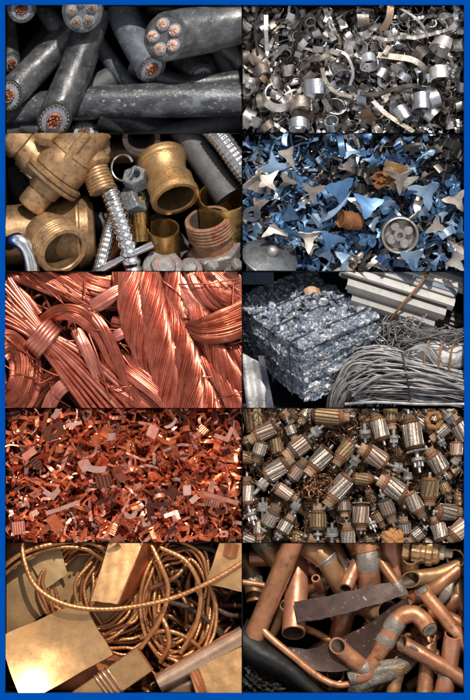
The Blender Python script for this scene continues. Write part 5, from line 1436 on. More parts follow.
for k in range(26):
    x, y = 318 + rnd(-11, 11), 487 + rnd(-7, 7)
    rx, ry, ph = rnd(3, 9), rnd(3, 7), rnd(0, 6.28)
    pts = [P(x + rx * math.cos(a + ph), y + ry * math.sin(a + ph), rnd(-0.05, 0.08)) for a in np.linspace(0, rnd(4, 7.5), 10)]
    obj('wire_loop', tube(spline(pts, 40), rnd(0.006, 0.011), 6), cw, tw, 1.2)
lump('coil_lump', 393, 538, 0.02, 0.12, 0.09, 0.07, mat('coil_rust', (0.42, 0.19, 0.06), (0.25, 0.11, 0.04), metal=0.3, rough=0.6, bump=0.8, scale=20, spots=(0.6, 0.35, 0.15), spot_at=0.58), 'rust orange coil lump at the bottom edge', 'coil', 0.12, 4, 9)
th = np.linspace(0, 2 * PI, 60)
tr = [P(434 + 6.5 * math.cos(a), 420 + 7.5 * math.sin(a), 0.02) for a in th[:-3]]
one('coil_ring', tube(np.array([tuple(q) for q in tr]), 0.028, 12, prof=lambda t, s: 1 + 0.2 * np.sin(s * 90 + t)), mat('coil_rust', ()), 'rust coloured coil ring near the top edge', 'coil')
# copper wire shreds in the gaps
V0 = []
for k in range(1100):
    x, y = rnd(243, 464), rnd(409, 542); a = rnd(0, 6.28); L = rnd(2, 6); z = rnd(-0.28, -0.02)
    V0.append(tube(spline([P(x - L * math.cos(a), y - L * math.sin(a), z), P(x + rnd(-3, 3), y + rnd(-3, 3), z + 0.03), P(x + L * math.cos(a), y + L * math.sin(a), z)], 7), 0.005, 5))
o = obj('wire_shreds', join(*V0), cw, None, 1.2); o['kind'] = 'stuff'; o['label'] = 'fine copper wire shreds caught between the armatures'

# ================================================================== bay 9: stranded copper cable, sheets and a tied stack
bay = 9
random.seed(99); np.random.seed(99)
sh1 = mat('sheet_copper', (0.68, 0.385, 0.165), (0.62, 0.335, 0.135), metal=0.85, rough=0.33, scale=7, spots=(0.44, 0.25, 0.13), spot_at=0.63, spot_w=0.12, spot_scale=26, bump=0.05, bscale=30, vary=0.05, rvary=0.07, spot_rough=None, spot2=(0.56, 0.33, 0.18), spot2_at=0.58, spot2_scale=6)
sh2 = mat('sheet_copper_red', (0.55, 0.20, 0.08), (0.40, 0.13, 0.05), metal=0.8, rough=0.34, scale=6, bump=0.08, vary=0.05)
sh3 = mat('foil_copper', (0.72, 0.46, 0.30), (0.58, 0.34, 0.20), metal=0.85, rough=0.26, scale=4, bump=0.06, vary=0.05, spots=(0.45, 0.26, 0.16), spot_at=0.64)
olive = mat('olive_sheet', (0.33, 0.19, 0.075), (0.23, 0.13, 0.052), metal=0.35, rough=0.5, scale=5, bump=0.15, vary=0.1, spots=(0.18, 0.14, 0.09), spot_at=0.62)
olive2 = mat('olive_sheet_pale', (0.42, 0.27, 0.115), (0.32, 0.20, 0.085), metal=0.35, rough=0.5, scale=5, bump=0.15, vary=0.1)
rope_m = mat('strand_cable', (0.56, 0.255, 0.10), (0.38, 0.155, 0.06), metal=0.75, rough=0.36, scale=6, bump=0.15, vary=0.15, spots=(0.62, 0.34, 0.17), spot_at=0.60, spot_w=0.15, spot_scale=10)
rope_d = mat('strand_cable_dark', (0.28, 0.125, 0.055), (0.17, 0.075, 0.04), metal=0.7, rough=0.42, scale=6, bump=0.15, vary=0.2)
blk = mat('black_lead', (0.045, 0.026, 0.016), (0.07, 0.04, 0.024), rough=0.5, spec=0.2, scale=10, bump=0.2)
CGP = 'stranded copper cables'
def strand(pts, r, m=rope_m, n=260, closed=False):
    p = spline([P(*q) for q in pts], n)
    L = np.linalg.norm(np.diff(p, axis=0), axis=1).sum()
    return tube(p, r, 24, prof=lambda th, s: 0.90 + 0.10 * np.abs(np.sin(4 * th)) ** 0.7, twist=0.42 / r)
def coil_pts(cx, cy, rx, ry, turns, z0, dz, a0=0.0, jit=2.0, n=14, grow=0.0):
    out = []
    for k in range(int(n * turns)):
        a = a0 + k / n * 2 * PI
        g = 1 + grow * (k / (n * turns) - 0.5)
        out.append((cx + rx * g * math.cos(a) + rnd(-jit, jit), cy + ry * g * math.sin(a) + rnd(-jit, jit), z0 + dz * k / (n * turns) + 0.05 * math.sin(a * 1.5) + rnd(-0.02, 0.02)))
    return out
V0 = []
for k in range(200):
    x, y = rnd(120, 242), rnd(543, 693); a = rnd(0, 6.28); L = rnd(8, 22); z = rnd(-0.7, -0.38)
    V0.append(tube(spline([P(x - L * math.cos(a), y - L * math.sin(a), z), P(x + rnd(-5, 5), y + rnd(-5, 5), z + 0.08), P(x + L * math.cos(a), y + L * math.sin(a), z)], 8), rnd(0.018, 0.034), 8))
o = obj('wire_offcuts', join(*V0), [rope_d], None, 1.2); o['kind'] = 'stuff'; o['label'] = 'dark short wire offcuts under the coils'
def sheet4(c, th, m, name, label, cat, bulge=0.0, nx=16, ny=16, grp=None, parent=None):
    """bent plate through four photo points (x, y, z), c[0]->c[1] along u, c[0]->c[3] along v"""
    q = [np.array(tuple(P(*k))) for k in c]
    def f(u, v):
        u = u + 0.004 * math.sin(v * 11 + nx) * (1 if u in (0.0, 1.0) else 0.3); v = v + 0.004 * math.sin(u * 13 + ny + c[0][0]) * (1 if v in (0.0, 1.0) else 0.3)
        p = q[0] * (1 - u) * (1 - v) + q[1] * u * (1 - v) + q[2] * u * v + q[3] * (1 - u) * v
        return p + np.array([0, 0, bulge * (math.sin(u * PI) * 0.6 + math.sin(v * PI) * 0.4)]) + np.array([0, 0, 0.004 * math.sin(u * 5 + v * 4) + 0.0012 * math.sin(u * 17 - v * 9)])
    vf = sheet(f, nx, ny, th)
    return obj(name, vf, m, parent) if parent else one(name, vf, m, label, cat, grp)
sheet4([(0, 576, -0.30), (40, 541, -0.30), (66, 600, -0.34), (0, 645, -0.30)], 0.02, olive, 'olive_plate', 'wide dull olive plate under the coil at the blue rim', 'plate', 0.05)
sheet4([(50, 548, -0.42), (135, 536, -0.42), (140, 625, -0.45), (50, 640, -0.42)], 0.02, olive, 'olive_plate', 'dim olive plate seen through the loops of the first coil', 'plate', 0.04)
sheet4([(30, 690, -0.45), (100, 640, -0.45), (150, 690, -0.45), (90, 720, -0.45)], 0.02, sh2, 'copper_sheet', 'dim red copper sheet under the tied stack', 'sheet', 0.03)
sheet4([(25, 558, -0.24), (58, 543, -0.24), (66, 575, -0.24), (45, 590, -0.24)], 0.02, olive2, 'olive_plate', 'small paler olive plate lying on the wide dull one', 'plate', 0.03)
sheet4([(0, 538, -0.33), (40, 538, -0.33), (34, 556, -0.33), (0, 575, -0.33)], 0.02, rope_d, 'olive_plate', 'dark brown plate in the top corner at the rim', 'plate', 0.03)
def rope(pts, r, m, label, n=260):
    return one('copper_cable', strand(pts, r, m, n), m, label, 'copper cable', CGP, 1.2)
rope(coil_pts(92, 590, 46, 46, 11.3, -0.34, 0.10, 2.0, 4.0, 14, 0.42), 0.021, rope_m, 'loose coil of stranded copper cable, nearest the olive plates', 1800)
rope(coil_pts(178, 605, 30, 54, 8.3, -0.36, 0.18, 0.5, 4.0, 14, 0.5), 0.021, rope_m, 'loose coil of stranded copper cable, standing oval near the divider', 1000)
rope(coil_pts(122, 598, 38, 50, 5.2, -0.36, 0.14, 3.4, 4.0, 14, 0.42), 0.021, rope_m, 'coil of stranded cable lying between the other two coils', 800)
rope([(20, 535, -0.1), (24, 562, 0.0), (35, 586, 0.04), (58, 602, 0.06), (88, 609, 0.06), (125, 608, 0.06), (170, 599, 0.06), (210, 582, 0.06), (250, 558, 0.05)], 0.025, rope_m, 'single cable swinging in a wide arc across the whole bay', 500)
rope([(-5, 574, -0.1), (18, 556, -0.05), (45, 546, -0.05), (80, 542, -0.1), (100, 548, -0.1), (110, 560, -0.15)], 0.025, rope_m, 'cable entering at the rim and rising to the top edge', 260)
rope([(-5, 582, -0.16), (20, 562, -0.1), (50, 549, -0.1), (85, 550, -0.12), (108, 566, -0.2)], 0.025, rope_m, 'second cable running beside the one entering at the rim', 260)
rope([(148, 540, -0.12), (160, 565, -0.06), (168, 590, -0.08), (160, 620, -0.1), (140, 650, -0.15)], 0.025, rope_m, 'cable hanging from the top edge beside the tall strip', 220)
rope([(160, 548, -0.1), (186, 562, -0.04), (200, 590, -0.06), (196, 625, -0.1), (180, 655, -0.15)], 0.025, rope_m, 'cable bowing out toward the divider over the oval coil', 220)
rope([(140, 640, -0.18), (165, 632, -0.12), (188, 640, -0.14), (205, 656, -0.2)], 0.025, rope_m, 'short cable across the foot of the oval coil', 160)
rope([(158, 612, -0.14), (167, 630, -0.08), (168, 648, -0.12), (160, 664, -0.2)], 0.025, rope_m, 'short cable curving down to the tied stack', 160)
rope([(150, 590, -0.2), (175, 578, -0.12), (190, 560, -0.2)], 0.026, rope_d, 'short brown cable slanting behind the oval coil', 120)
rope([(205, 600, -0.3), (225, 615, -0.25), (242, 618, -0.3)], 0.03, blk, 'black lead near the divider below the corner sheet', 120)
rope([(165, 552, -0.25), (190, 548, -0.2), (215, 552, -0.2), (225, 570, -0.25)], 0.028, blk, 'black lead curving under the top edge', 160)
rope([(150, 600, -0.3), (190, 610, -0.22), (215, 630, -0.25), (225, 645, -0.3)], 0.028, blk, 'black lead crossing beneath the oval coil', 160)
SHG = 'copper sheets'
sheet4([(-3, 638, -0.02), (81, 602, -0.05), (113, 655, 0.05), (22, 706, 0.08)], 0.022, sh1, 'copper_sheet', 'largest copper sheet, glossy and nearly square, in the bottom corner', 'sheet', -0.10, 24, 24, SHG)
ts = thing('copper_strip', 'tall narrow copper strip with a red edge, standing in the coil at the top edge', 'sheet', P(110, 575, -0.1), SHG)
sheet4([(111, 536, -0.03), (146, 536, 0.0), (117, 604, 0.10), (91, 601, 0.07)], 0.016, sh1, 'face', '', '', 0.01, parent=ts)
sheet4([(146.5, 536, -0.03), (166, 536, -0.25), (133, 596, -0.2), (117.5, 604, 0.12)], 0.016, sh2, 'edge_flange', '', '', 0.0, parent=ts)
sheet4([(206, 584, 0.0), (222, 536, 0.0), (250, 536, 0.0), (250, 594, 0.03)], 0.018, sh1, 'copper_sheet', 'speckled copper sheet in the top corner by the divider', 'sheet', 0.02, 16, 16, SHG)
one('copper_sheet', sheet(lambda u, v: np.array(tuple(P(226 + 16 * u - 3 * v, 541 + 14 * v + 5 * u, 0.03 + 0.03 * math.sin(u * 4)))), 10, 6, 0.014), sh2, 'small red copper flap over the corner sheet', 'sheet', SHG)
# rolled foil: a rounded fold that drops into a flat
def roll(u, v):
    ax0, ax1 = np.array(tuple(P(154, 676, -0.06))), np.array(tuple(P(240, 627, -0.02)))
    b = ax0 * (1 - u) + ax1 * u
    dn_ = np.array([0.42, -0.90, 0.0])
    if v < 0.35:
        a = PI * 0.95 * (1 - v / 0.35)
        return b + dn_ * 0.10 * (1 - math.cos(PI - a)) * 1.0 + np.array([0, 0, 0.11 * math.sin(a)]) 
    t = (v - 0.35) / 0.65
    return b + dn_ * (0.20 + 0.62 * t) + np.array([0, 0, 0.0 - 0.10 * t + 0.012 * math.sin(u * 9 + t * 4)])
fo = thing('rolled_foil', 'sheet of shiny copper foil with a rounded rolled edge in the bottom corner', 'sheet', P(200, 670, -0.1), SHG)
obj('rolled_face', sheet(roll, 30, 40, 0.012), sh3, fo)
sheet4([(196, 660, 0.04), (250, 632, 0.03), (256, 705, 0.07), (212, 705, 0.08)], 0.014, sh1, 'inner_flap', '', '', 0.01, parent=fo)
sheet4([(187, 666, 0.035), (196, 660, 0.042), (213, 704, 0.075), (200, 706, 0.06)], 0.012, sh2, 'red_edge', '', '', 0.0, parent=fo)
# the tied stack of copper strips
stk = thing('strip_stack', 'stack of flat copper strips tied with copper wire, at the bottom edge', 'strip stack', P(110, 670, -0.1))
s0, s1 = np.array(tuple(P(68, 706, -0.03))), np.array(tuple(P(141, 655, 0.03)))
dx_ = (s1 - s0); Ls = np.linalg.norm(dx_); dx_ /= Ls
wd = np.array([dx_[1], -dx_[0], 0.0])      # towards the bottom right
for k in range(11):
    z = 0.11 - k * 0.026
    e = rnd(-0.015, 0.015)
    def f(u, v, z=z, e=e):
        return s0 + dx_ * (u * Ls + e) + wd * (v * 0.27 - 0.08 + e * 0.6) + np.array([0, 0, z - 0.06 + 0.003 * math.sin(u * 8)])
    obj('copper_strip', sheet(f, 8, 4, 0.020), sh1 if k == 0 else (sh2 if k % 2 else rope_m), stk, 0.3)
for t in (0.42, 0.47, 0.52, 0.58):
    c = s0 + dx_ * Ls * t
    pts = []
    for a in np.linspace(0, 2 * PI, 33)[:-1]:
        ca, sa = math.cos(a), math.sin(a)
        k = 1 / max(abs(ca) / 0.145, abs(sa) / 0.165)
        pts.append(c + wd * (0.055 + k * ca) + np.array([0, 0, -0.08 + k * sa]) + dx_ * 0.015 * math.sin(a))
    pts.append(pts[0])
    obj('tie_wire', tube(np.array(pts), 0.012, 8), sh3, stk, 1.0)
one('copper_edge', sheet(lambda u, v: np.array(tuple(P(140 + 22 * u, 658 + 26 * u + 8 * v, -0.1 - 0.1 * v))), 8, 4, 0.014), sh2, 'red copper offcut beside the end of the tied stack', 'offcut')
for k in range(14):
    x, y = rnd(135, 165), rnd(672, 693); a = rnd(0, 6.28)
    one('wire_offcut', tube(spline([P(x - 8 * math.cos(a), y - 8 * math.sin(a), -0.25), P(x, y, rnd(-0.2, -0.1)), P(x + 8 * math.cos(a), y + 8 * math.sin(a), -0.22)], 12), 0.022, 8), rope_d, 'short dark wire offcut between the tied stack and the foil', 'wire offcut', 'wire offcuts by the tied stack')

# ================================================================== bay 10: old copper pipe
bay = 10
random.seed(110); np.random.seed(110)
cp = mat('pipe_copper', (0.46, 0.205, 0.10), (0.33, 0.135, 0.062), metal=0.55, rough=0.40, scale=6, spots=(0.14, 0.075, 0.045), spot_at=0.54, spot_w=0.14, spot_scale=9, bump=0.12, vary=0.25, spot2=(0.56, 0.28, 0.15), spot2_at=0.58, spot2_scale=5)
cp_p = mat('pipe_pink', (0.60, 0.29, 0.18), (0.48, 0.19, 0.10), metal=0.6, rough=0.36, scale=6, spots=(0.36, 0.15, 0.08), spot_at=0.62, spot_w=0.14, spot_scale=9, bump=0.1, vary=0.1)
cp_b = mat('pipe_bronze', (0.36, 0.20, 0.09), (0.25, 0.13, 0.06), metal=0.6, rough=0.42, scale=6, spots=(0.15, 0.085, 0.05), spot_at=0.6, spot_w=0.14, spot_scale=10, bump=0.15, vary=0.2)
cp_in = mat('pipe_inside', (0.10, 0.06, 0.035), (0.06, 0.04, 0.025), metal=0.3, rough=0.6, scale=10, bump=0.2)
solder = mat('solder', (0.31, 0.275, 0.235), (0.20, 0.165, 0.13), metal=0.55, rough=0.45, scale=8, spots=(0.30, 0.19, 0.11), spot_at=0.6, bump=0.5, bscale=30, vary=0.1)
darkst = mat('dark_strip_metal', (0.050, 0.023, 0.015), (0.028, 0.014, 0.010), metal=0.25, spec=0.3, rough=0.42, scale=7, spots=(0.30, 0.22, 0.17), spot_at=0.61, spot_w=0.05, spot_scale=18, bump=0.06, vary=0.1)
leather = mat('black_strap_metal', (0.008, 0.0075, 0.007), (0.014, 0.0125, 0.011), metal=0.0, spec=0.3, rough=0.5, scale=6, bump=0.25, spots=(0.07, 0.06, 0.05), spot_at=0.62, spot_w=0.15, vary=0.0)
PPG = 'old copper pipes'
def cpipe(pts, r, label, m=cp, wall=0.014, cut0=None, cut1=None, bands=(), n=60, name='copper_pipe', cat='pipe', swell=(), rgrp=PPG):
    """pts towards the end one sees; bands: (t0, t1) fractions coated with solder; swell: (t0, t1, k) sockets"""
    root = thing(name, label, cat, P(*pts[-1]), rgrp)
    p = spline([P(*q) for q in pts], n)
    rr = np.full(n, r / 100.0); t = np.linspace(0, 1, n)
    for a, b, k in swell:
        rr = np.where((t >= a) & (t <= b), rr * k, rr)
    ph = rnd(0, 6); rr = rr * (1 + 0.018 * np.sin(t * 9 + ph) + 0.012 * np.sin(t * 23 + 2 * ph))
    p = p + (np.sin(PI * t) ** 2)[:, None] * np.random.randn(3) * np.array([0.012, 0.012, 0.006])
    obj('pipe_wall', pipe(p, 0, wall, 28, cut0, cut1, rr), m, root, 0.6)
    # inner face a little way in, darker than the wall
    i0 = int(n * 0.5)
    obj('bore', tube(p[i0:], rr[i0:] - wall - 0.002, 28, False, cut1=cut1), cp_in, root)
    for a, b in bands:
        i, j = int(a * (n - 1)), max(int(a * (n - 1)) + 2, int(b * (n - 1)))
        q = p[i:j + 1]
        k = np.linspace(0, PI, len(q))
        obj('solder_band', tube(q, rr[i:j + 1] + 0.003 + 0.004 * np.sin(k), 28, True, prof=lambda th, s: 1 + 0.025 * np.sin(th * 3 + s * 40) + 0.02 * np.sin(5 * th)), solder, root)
    return root
U3 = lambda x, y, z: unit((x, y, z))
# deep layer
for (x0, y0, x1, y1, r, z, lab) in ((243, 640, 300, 600, 9, -.44, 'dim pipe deep under the steep foremost pipe'), (300, 690, 360, 640, 10, -.44, 'dim pipe deep below the lower dark strip'), (330, 560, 400, 640, 10, -.46, 'dim pipe deep under the crossing strips'),
                                   (390, 560, 470, 660, 10, -.46, 'dim pipe deep under the long thin diagonal'), (380, 700, 440, 600, 9, -.44, 'dim pipe deep behind the swan neck'), (250, 560, 330, 560, 9, -.44, 'dim pipe deep along the top edge'),
                                   (400, 650, 470, 610, 9, -.42, 'dim pipe deep beside the blue rim'), (250, 690, 330, 650, 9, -.5, 'dim pipe deep beneath the black band'), (400, 600, 430, 545, 10, -.5, 'dim pipe deep under the smooth cylinder')):
    cpipe([(x0, y0, z), ((x0 + x1) / 2, (y0 + y1) / 2, z + .03), (x1, y1, z)], r, lab, random.choice([cp, cp_b, cp_p]))
cpipe([(256, 532, -.30), (270, 550, -.28), (290, 572, -.34)], 12, 'stout pipe with a grey soldered joint in the top corner at the divider', cp_b, bands=[(.25, .55)], cut1=U3(.5, -.5, .6))
cpipe([(236, 583, -.2), (250, 584, -.18), (264, 587, -.2)], 3.2, 'thin pipe stub poking in from the divider', cp)
cpipe([(240, 560, -.5), (252, 580, -.45), (256, 604, -.4)], 10, 'short elbow tucked behind the steep foremost pipe', cp_b, bands=[(.5, .7)])
cpipe([(303, 516, .02), (282, 570, .02), (253, 640, -.04)], 10.5, 'steep foremost pipe leaning across the top corner', cp, n=50)
cpipe([(299, 556, -.45), (296, 590, -.25), (293.6, 634, -.03)], 12, 'pinkish pipe hanging straight down with its open end low', cp_p, cut1=U3(-.02, -.80, .60))
cpipe([(262, 550, -.5), (300, 585, -.42), (325, 600, -.42)], 9, 'bronze pipe behind the pinkish one', cp_b)
cpipe([(298, 540, -.25), (312, 549, -.12), (322, 556, -.10), (330, 566, -.12), (344, 590, -.22), (356, 612, -.35)], 11, 'bronze elbow fitted onto a pipe with a pale solder seam', cp_b, bands=[(.50, .56)], swell=[(0, .52, 1.14)])
cpipe([(328, 536, -.25), (342, 566, -.2), (356, 590, -.25)], 8, 'pipe streaked with pale solder under the top edge', cp, bands=[(.45, .75)])
cpipe([(352, 536, -.3), (366, 575, -.25), (378, 600, -.3)], 8, 'pipe half hidden leftward of the soldered fitting', cp_p)
cpipe([(356, 540, -.2), (364, 543, -.10), (369, 553, -.08), (370, 572, -.10), (370, 600, -.2)], 12, 'upright fitting with a broad silver solder collar', cp, bands=[(.52, .76)], swell=[(0, .5, 1.08)])
cpipe([(392, 530, -.25), (395, 560, -.25), (398, 596, -.3)], 17, 'widest smooth cylinder of copper at the top edge', cp_p)
cpipe([(410, 605, -.02), (396, 583, .02), (374, 552, -.08)], 5.2, 'slim pipe with a bright solder tip across the smooth cylinder', cp, bands=[(.25, .5)])
cpipe([(470, 563, -.10), (440, 572, -.03), (411, 580, .04)], 8.2, 'level pipe with an open end facing the smooth cylinder', cp_b, cut1=U3(-.44, -.05, .72))
cpipe([(412, 600, -.12), (430, 590, -.02), (448, 577, -.02), (470, 563, -.1)], 8.5, 'soldered pipe rising to the rim below the level one', cp, bands=[(.18, .40)])
cpipe([(474, 548, -.35), (466, 553, -.2), (456, 559, .04)], 10, 'large open pipe mouth in the top corner at the rim', cp_b, cut1=U3(-.35, -.30, .88))
cpipe([(412, 585, -.2), (412, 575, -.1), (411, 559, .02)], 8, 'short upright socket above the level pipe', cp_b, cut1=U3(0, .62, .75), wall=.02)
cpipe([(480, 662, .04), (448, 622, .07), (422, 590, .05)], 7.2, 'long thin diagonal pipe running to the rim', cp, cut1=U3(-.5, .6, .6))
cpipe([(352, 600, -.3), (366, 606, -.2), (378, 610, -.05), (388, 612, .02)], 11.5, 'bronze elbow with a round mouth between the crossing strips', cp_b, cut1=U3(.50, -.10, .86), wall=.018)
cpipe([(346, 596, -.4), (344, 620, -.3), (338, 645, -.32)], 10.5, 'pipe with a dull grey joint below the upper dark strip', cp, bands=[(.15, .5)])
# thinner lengths crowded between the big ones
EX = [(368, 625, 398, 680, 5, -.25, 'slim pipe under the swan neck'), (410, 690, 470, 650, 5.5, -.2, 'slim pipe low at the rim under the bright crossing one'), (396, 560, 420, 620, 5, -.3, 'slim pipe behind the level open pipe'),
      (436, 610, 470, 640, 5, -.15, 'slim pipe just below the long thin diagonal'), (330, 610, 352, 640, 6, -.35, 'slim pipe between the dark strips'), (300, 600, 340, 570, 5, -.3, 'slim pipe behind the bronze elbow'),
      (262, 600, 300, 640, 5, -.35, 'slim pipe behind the pinkish open pipe'), (384, 690, 420, 640, 6, -.22, 'slim pipe below the swan neck end'), (440, 690, 464, 610, 6, -.2, 'slim pipe between the foremost upright and the rim'),
      (356, 575, 372, 625, 5, -.3, 'slim pipe below the silver collar'), (404, 606, 440, 640, 6, -.2, 'slim pipe just behind the swan neck bend'), (280, 545, 330, 590, 6, -.4, 'slim pipe under the steep foremost pipe top')]
for x0, y0, x1, y1, r, z, lab in EX:
    cpipe([(x0, y0, z - .1), ((x0 + x1) / 2, (y0 + y1) / 2, z), (x1, y1, z)], r, lab, random.choice([cp, cp_p, cp_b]), bands=random.choice([(), (), (), [(.6, .75)]]))
cpipe([(470, 628, .0), (446, 618, .02), (424, 611, .05)], 6, 'open slim pipe leaning in from the rim above the reddish bend', cp, cut1=U3(-.6, .1, .75))
cpipe([(392, 700, .0), (396, 680, .02), (401, 662, .06)], 7, 'open browned pipe rising from the bottom edge beside the reddish standing one', cp_b, cut1=U3(.1, .6, .75))
cpipe([(360, 560, -.2), (352, 576, -.1), (346, 590, -.02)], 7, 'open pipe ending above the upper dark strip', cp_p, cut1=U3(-.3, -.6, .7))
cpipe([(268, 640, -.3), (280, 622, -.2), (286, 606, -.12)], 6, 'open pipe peeping out beside the pinkish one', cp_b, cut1=U3(.1, .6, .8))
# trap and joined pieces
tr = cpipe([(364, 668, -.05), (378, 655, .02), (388, 640, .06), (399, 622, .08), (413, 616, .08), (423, 621, .10), (429, 629, .16)], 9, 'swan neck pipe bent over to a round grey end', cp, bands=[(.28, .36), (.40, .50)], n=70, swell=[(.26, .50, 1.08)])
c_ = P(430.5, 631, .03)
ed = U3(.25, -.55, .8)
obj('end_cap', lathe(P(429, 629, .15), Vector((.42, -.55, .55)), [(0, .075), (.03, .078), (.035, .06), (.02, .02), (.02, 0)], 28), solder, tr)
cpipe([(374, 678, .0), (362, 667, .06), (350, 657, .10), (338, 646, .13)], 8.4, 'short open pipe joined to an elbow, mouth turned up', cp, cut1=U3(-.42, .42, .80), bands=[(.2, .42)], wall=.018)
cpipe([(352, 679, .0), (364, 673, .04), (376, 660, .03)], 9.5, 'elbow socket coupling the short open pipe and swan neck', cp, bands=[(.0, .25)])
cpipe([(480, 690, .06), (440, 666, .10), (402, 643, .10)], 8.2, 'bright pipe with a black scorch mark, crossing to the rim', cp, cut1=U3(-.8, .35, .5))
one('scorch_mark', sheet(lambda u, v: np.array(tuple(P(411 + 16 * u - 3 * v, 644.5 + 9 * u + 4.5 * v, .10))) + np.array([0, 0, .081 * math.cos((v - .42) * 1.15) + .002]), 10, 6, .003), mat('scorch', (.03, .03, .035), (.05, .05, .055), rough=.6), 'black strip of tape stuck on the bright crossing pipe', 'tape')
cpipe([(430, 630, -.12), (428, 660, -.05), (424, 705, .0)], 8.2, 'reddish pipe standing below the swan neck end', cp, cut0=U3(0, .6, .8))
cpipe([(442, 705, .0), (448, 670, .05), (454, 634, .08)], 9.2, 'foremost upright pipe with two solder bands near the rim', cp_p, cut1=U3(.15, .8, .5), bands=[(.40, .54), (.10, .18)], swell=[(0, .5, 1.06)])
cpipe([(470, 596, -.2), (456, 600, -.12), (449, 612, -.15), (446, 630, -.3)], 9, 'reddish bent pipe at the rim below the diagonal', cp)
cpipe([(474, 630, -.2), (462, 600, -.12), (460, 580, -.15)], 7, 'short pipe against the rim under the large mouth', cp_b)
cpipe([(470, 680, -.2), (450, 665, -.2), (420, 650, -.25)], 8, 'pipe half hidden behind the foremost upright one', cp_b)
cpipe([(334, 706, -.3), (336, 690, -.18), (336, 675, -.06)], 9, 'stubby open pipe behind the thin curved tube', cp, cut1=U3(0, .4, .9))
cpipe([(262, 630, .02), (275, 642, .05), (295, 658, .06), (320, 678, .05), (338, 686, .04), (354, 684, .0)], 3.6, 'thin curved tube running along the black band', cp, n=60)
cpipe([(300, 628, -.25), (316, 635, -.2), (330, 642, -.2)], 3.6, 'thin tube behind the pinkish pipe mouth', cp)
cpipe([(390, 660, -.25), (410, 650, -.2), (428, 640, -.25)], 8, 'bronze pipe behind the swan neck bend', cp_b)
cpipe([(366, 705, -.3), (380, 690, -.25), (398, 672, -.3)], 8, 'bronze pipe at the bottom edge behind the battered tube', cp_b)
# brass valve end
bv = thing('brass_connector', 'knurled brass connector with a pale plastic tip at the top edge', 'connector', P(430, 556, -.05))
bd_ = Vector((.95, -.12, .12))
obj('body', lathe(P(412, 549, -.06), bd_, [(0, .10), (.02, .15), (.10, .155), (.12, .135), (.15, .135), (.17, .155), (.22, .155), (.24, .13), (.28, .125), (.30, .10)], 48, mod=lambda th, k: 1 + .03 * np.sign(np.sin(16 * th)) * (1 if 1 <= k <= 7 else 0)), brass, bv, 0.4)
obj('collar', lathe(P(412, 549, -.06) - bd_.normalized() * .08, bd_, [(0, .13), (.01, .17), (.07, .17), (.08, .14)], 6), brass, bv, 0.3)
obj('tip', lathe(P(412, 549, -.06) + bd_.normalized() * .29, bd_, [(0, .08), (.05, .075), (.06, .05), (.13, .045), (.14, .0)], 20), mat('pale_plastic', (.62, .52, .36), (.5, .42, .3), rough=.4), bv)
# flat strips
def band(center, widths, name, label, m, cat, th=.03, n=50, tilt=0.0, curl=0.0, rag=0.3):
    p = spline([P(*q) for q in center], n)
    w = np.interp(np.linspace(0, 1, n), np.linspace(0, 1, len(widths)), widths) / 100.0
    t, _, _ = frames(p)
    def f(u, v):
        i = min(int(round(u * (n - 1))), n - 1)
        s = np.cross(t[i], (0, 0, 1.0)); s /= np.linalg.norm(s)
        a = tilt(u) if callable(tilt) else tilt
        q = (v - .5) * w[i] + 0.012 * rag * math.sin(u * 23 + v * 3) + 0.008 * rag * math.sin(u * 61)
        return p[i] + s * q * math.cos(a) + np.array([0, 0, 1]) * (q * math.sin(a) + curl * (v - .5) ** 2 + 0.012 * rag * math.sin(u * 14 + v * 4))
    return one(name, sheet(f, n, 10, th), m, label, cat, None, 0.8)
band([(296, 613, .04), (330, 607, .07), (370, 597, .07), (404, 588, .05)], [22, 22, 20, 16], 'dark_strip', 'upper flat dark brown strip flecked with white', darkst, 'strip', tilt=.25)
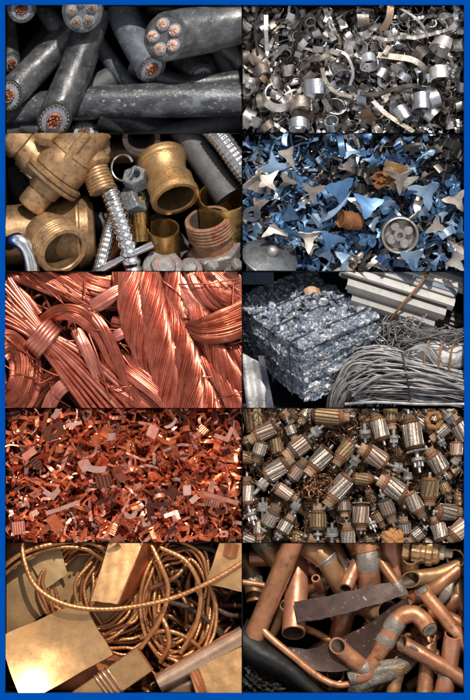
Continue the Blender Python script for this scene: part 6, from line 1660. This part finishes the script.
band([(288, 652, -.05), (315, 660, .02), (345, 655, .06), (378, 634, .06), (400, 612, .05), (410, 598, .02)], [8, 22, 34, 28, 18, 6], 'dark_strip', 'lower twisted dark brown strip ending in a point', darkst, 'strip', tilt=lambda u: .5 - .9 * u)
band([(236, 640, .06), (262, 655, .12), (290, 672, .10), (322, 700, .02)], [44, 34, 29, 24], 'black_band', 'wide black band rolled over in the bottom corner at the divider', leather, 'band', th=.03, curl=-1.0)
V, F = tube(spline([P(352, 700, -.05), P(364, 684, .03), P(380, 674, .05), P(398, 668, .03), P(416, 660, -.05)], 50), np.interp(np.linspace(0, 1, 50), [0, .15, .5, .85, 1], [.05, .10, .11, .09, .05]), 28,
            prof=lambda th, s: 1 + .12 * np.sin(2 * th + s * 6) + .08 * np.sin(5 * th - s * 9), flat=.7)
one('battered_tube', (V, F), mat('battered_grey', (.17, .14, .105), (.08, .06, .045), metal=.3, rough=.5, scale=9, spots=(.36, .33, .28), spot_at=.58, spot_w=.12, bump=.7, bscale=22), 'battered grey tube squashed flat at the bottom edge', 'tube')
V, F = tube(spline([P(440, 606, -.05), P(448, 592, .03), P(454, 580, .0)], 24), np.interp(np.linspace(0, 1, 24), [0, .5, 1], [.03, .06, .02]), 20, prof=lambda th, s: 1 + .15 * np.sin(3 * th + s * 8), flat=.5)
one('crushed_lead', (V, F), solder, 'crushed grey sliver beside the diagonal pipe and rim', 'sliver')
for k, (x, y, rx, ry) in enumerate(((254, 684, .12, .10), (274, 690, .14, .09), (252, 668, .10, .12), (300, 692, .12, .07), (345, 690, .10, .08))):
    lump('crumpled_scrap', x, y, -.15, rx, ry, .10, leather, ('crumpled black scrap in the very corner', 'crumpled black scrap at the bottom edge under the band', 'crumpled black scrap by the divider under the band', 'crumpled black scrap where the band ends',
         'crumpled black scrap beside the battered tube')[k], 'scrap', .22, 4.5, 20 + k, 'crumpled black scraps')
cpipe([(322, 592, -.3), (319, 586, -.15), (316, 579, -.06)], 4.5, 'small pinkish pipe stub above the upper dark strip', cp_p, cut1=U3(-.2, .5, .8))

clip_all()
for o in PROTOS:
    bpy.data.objects.remove(o)
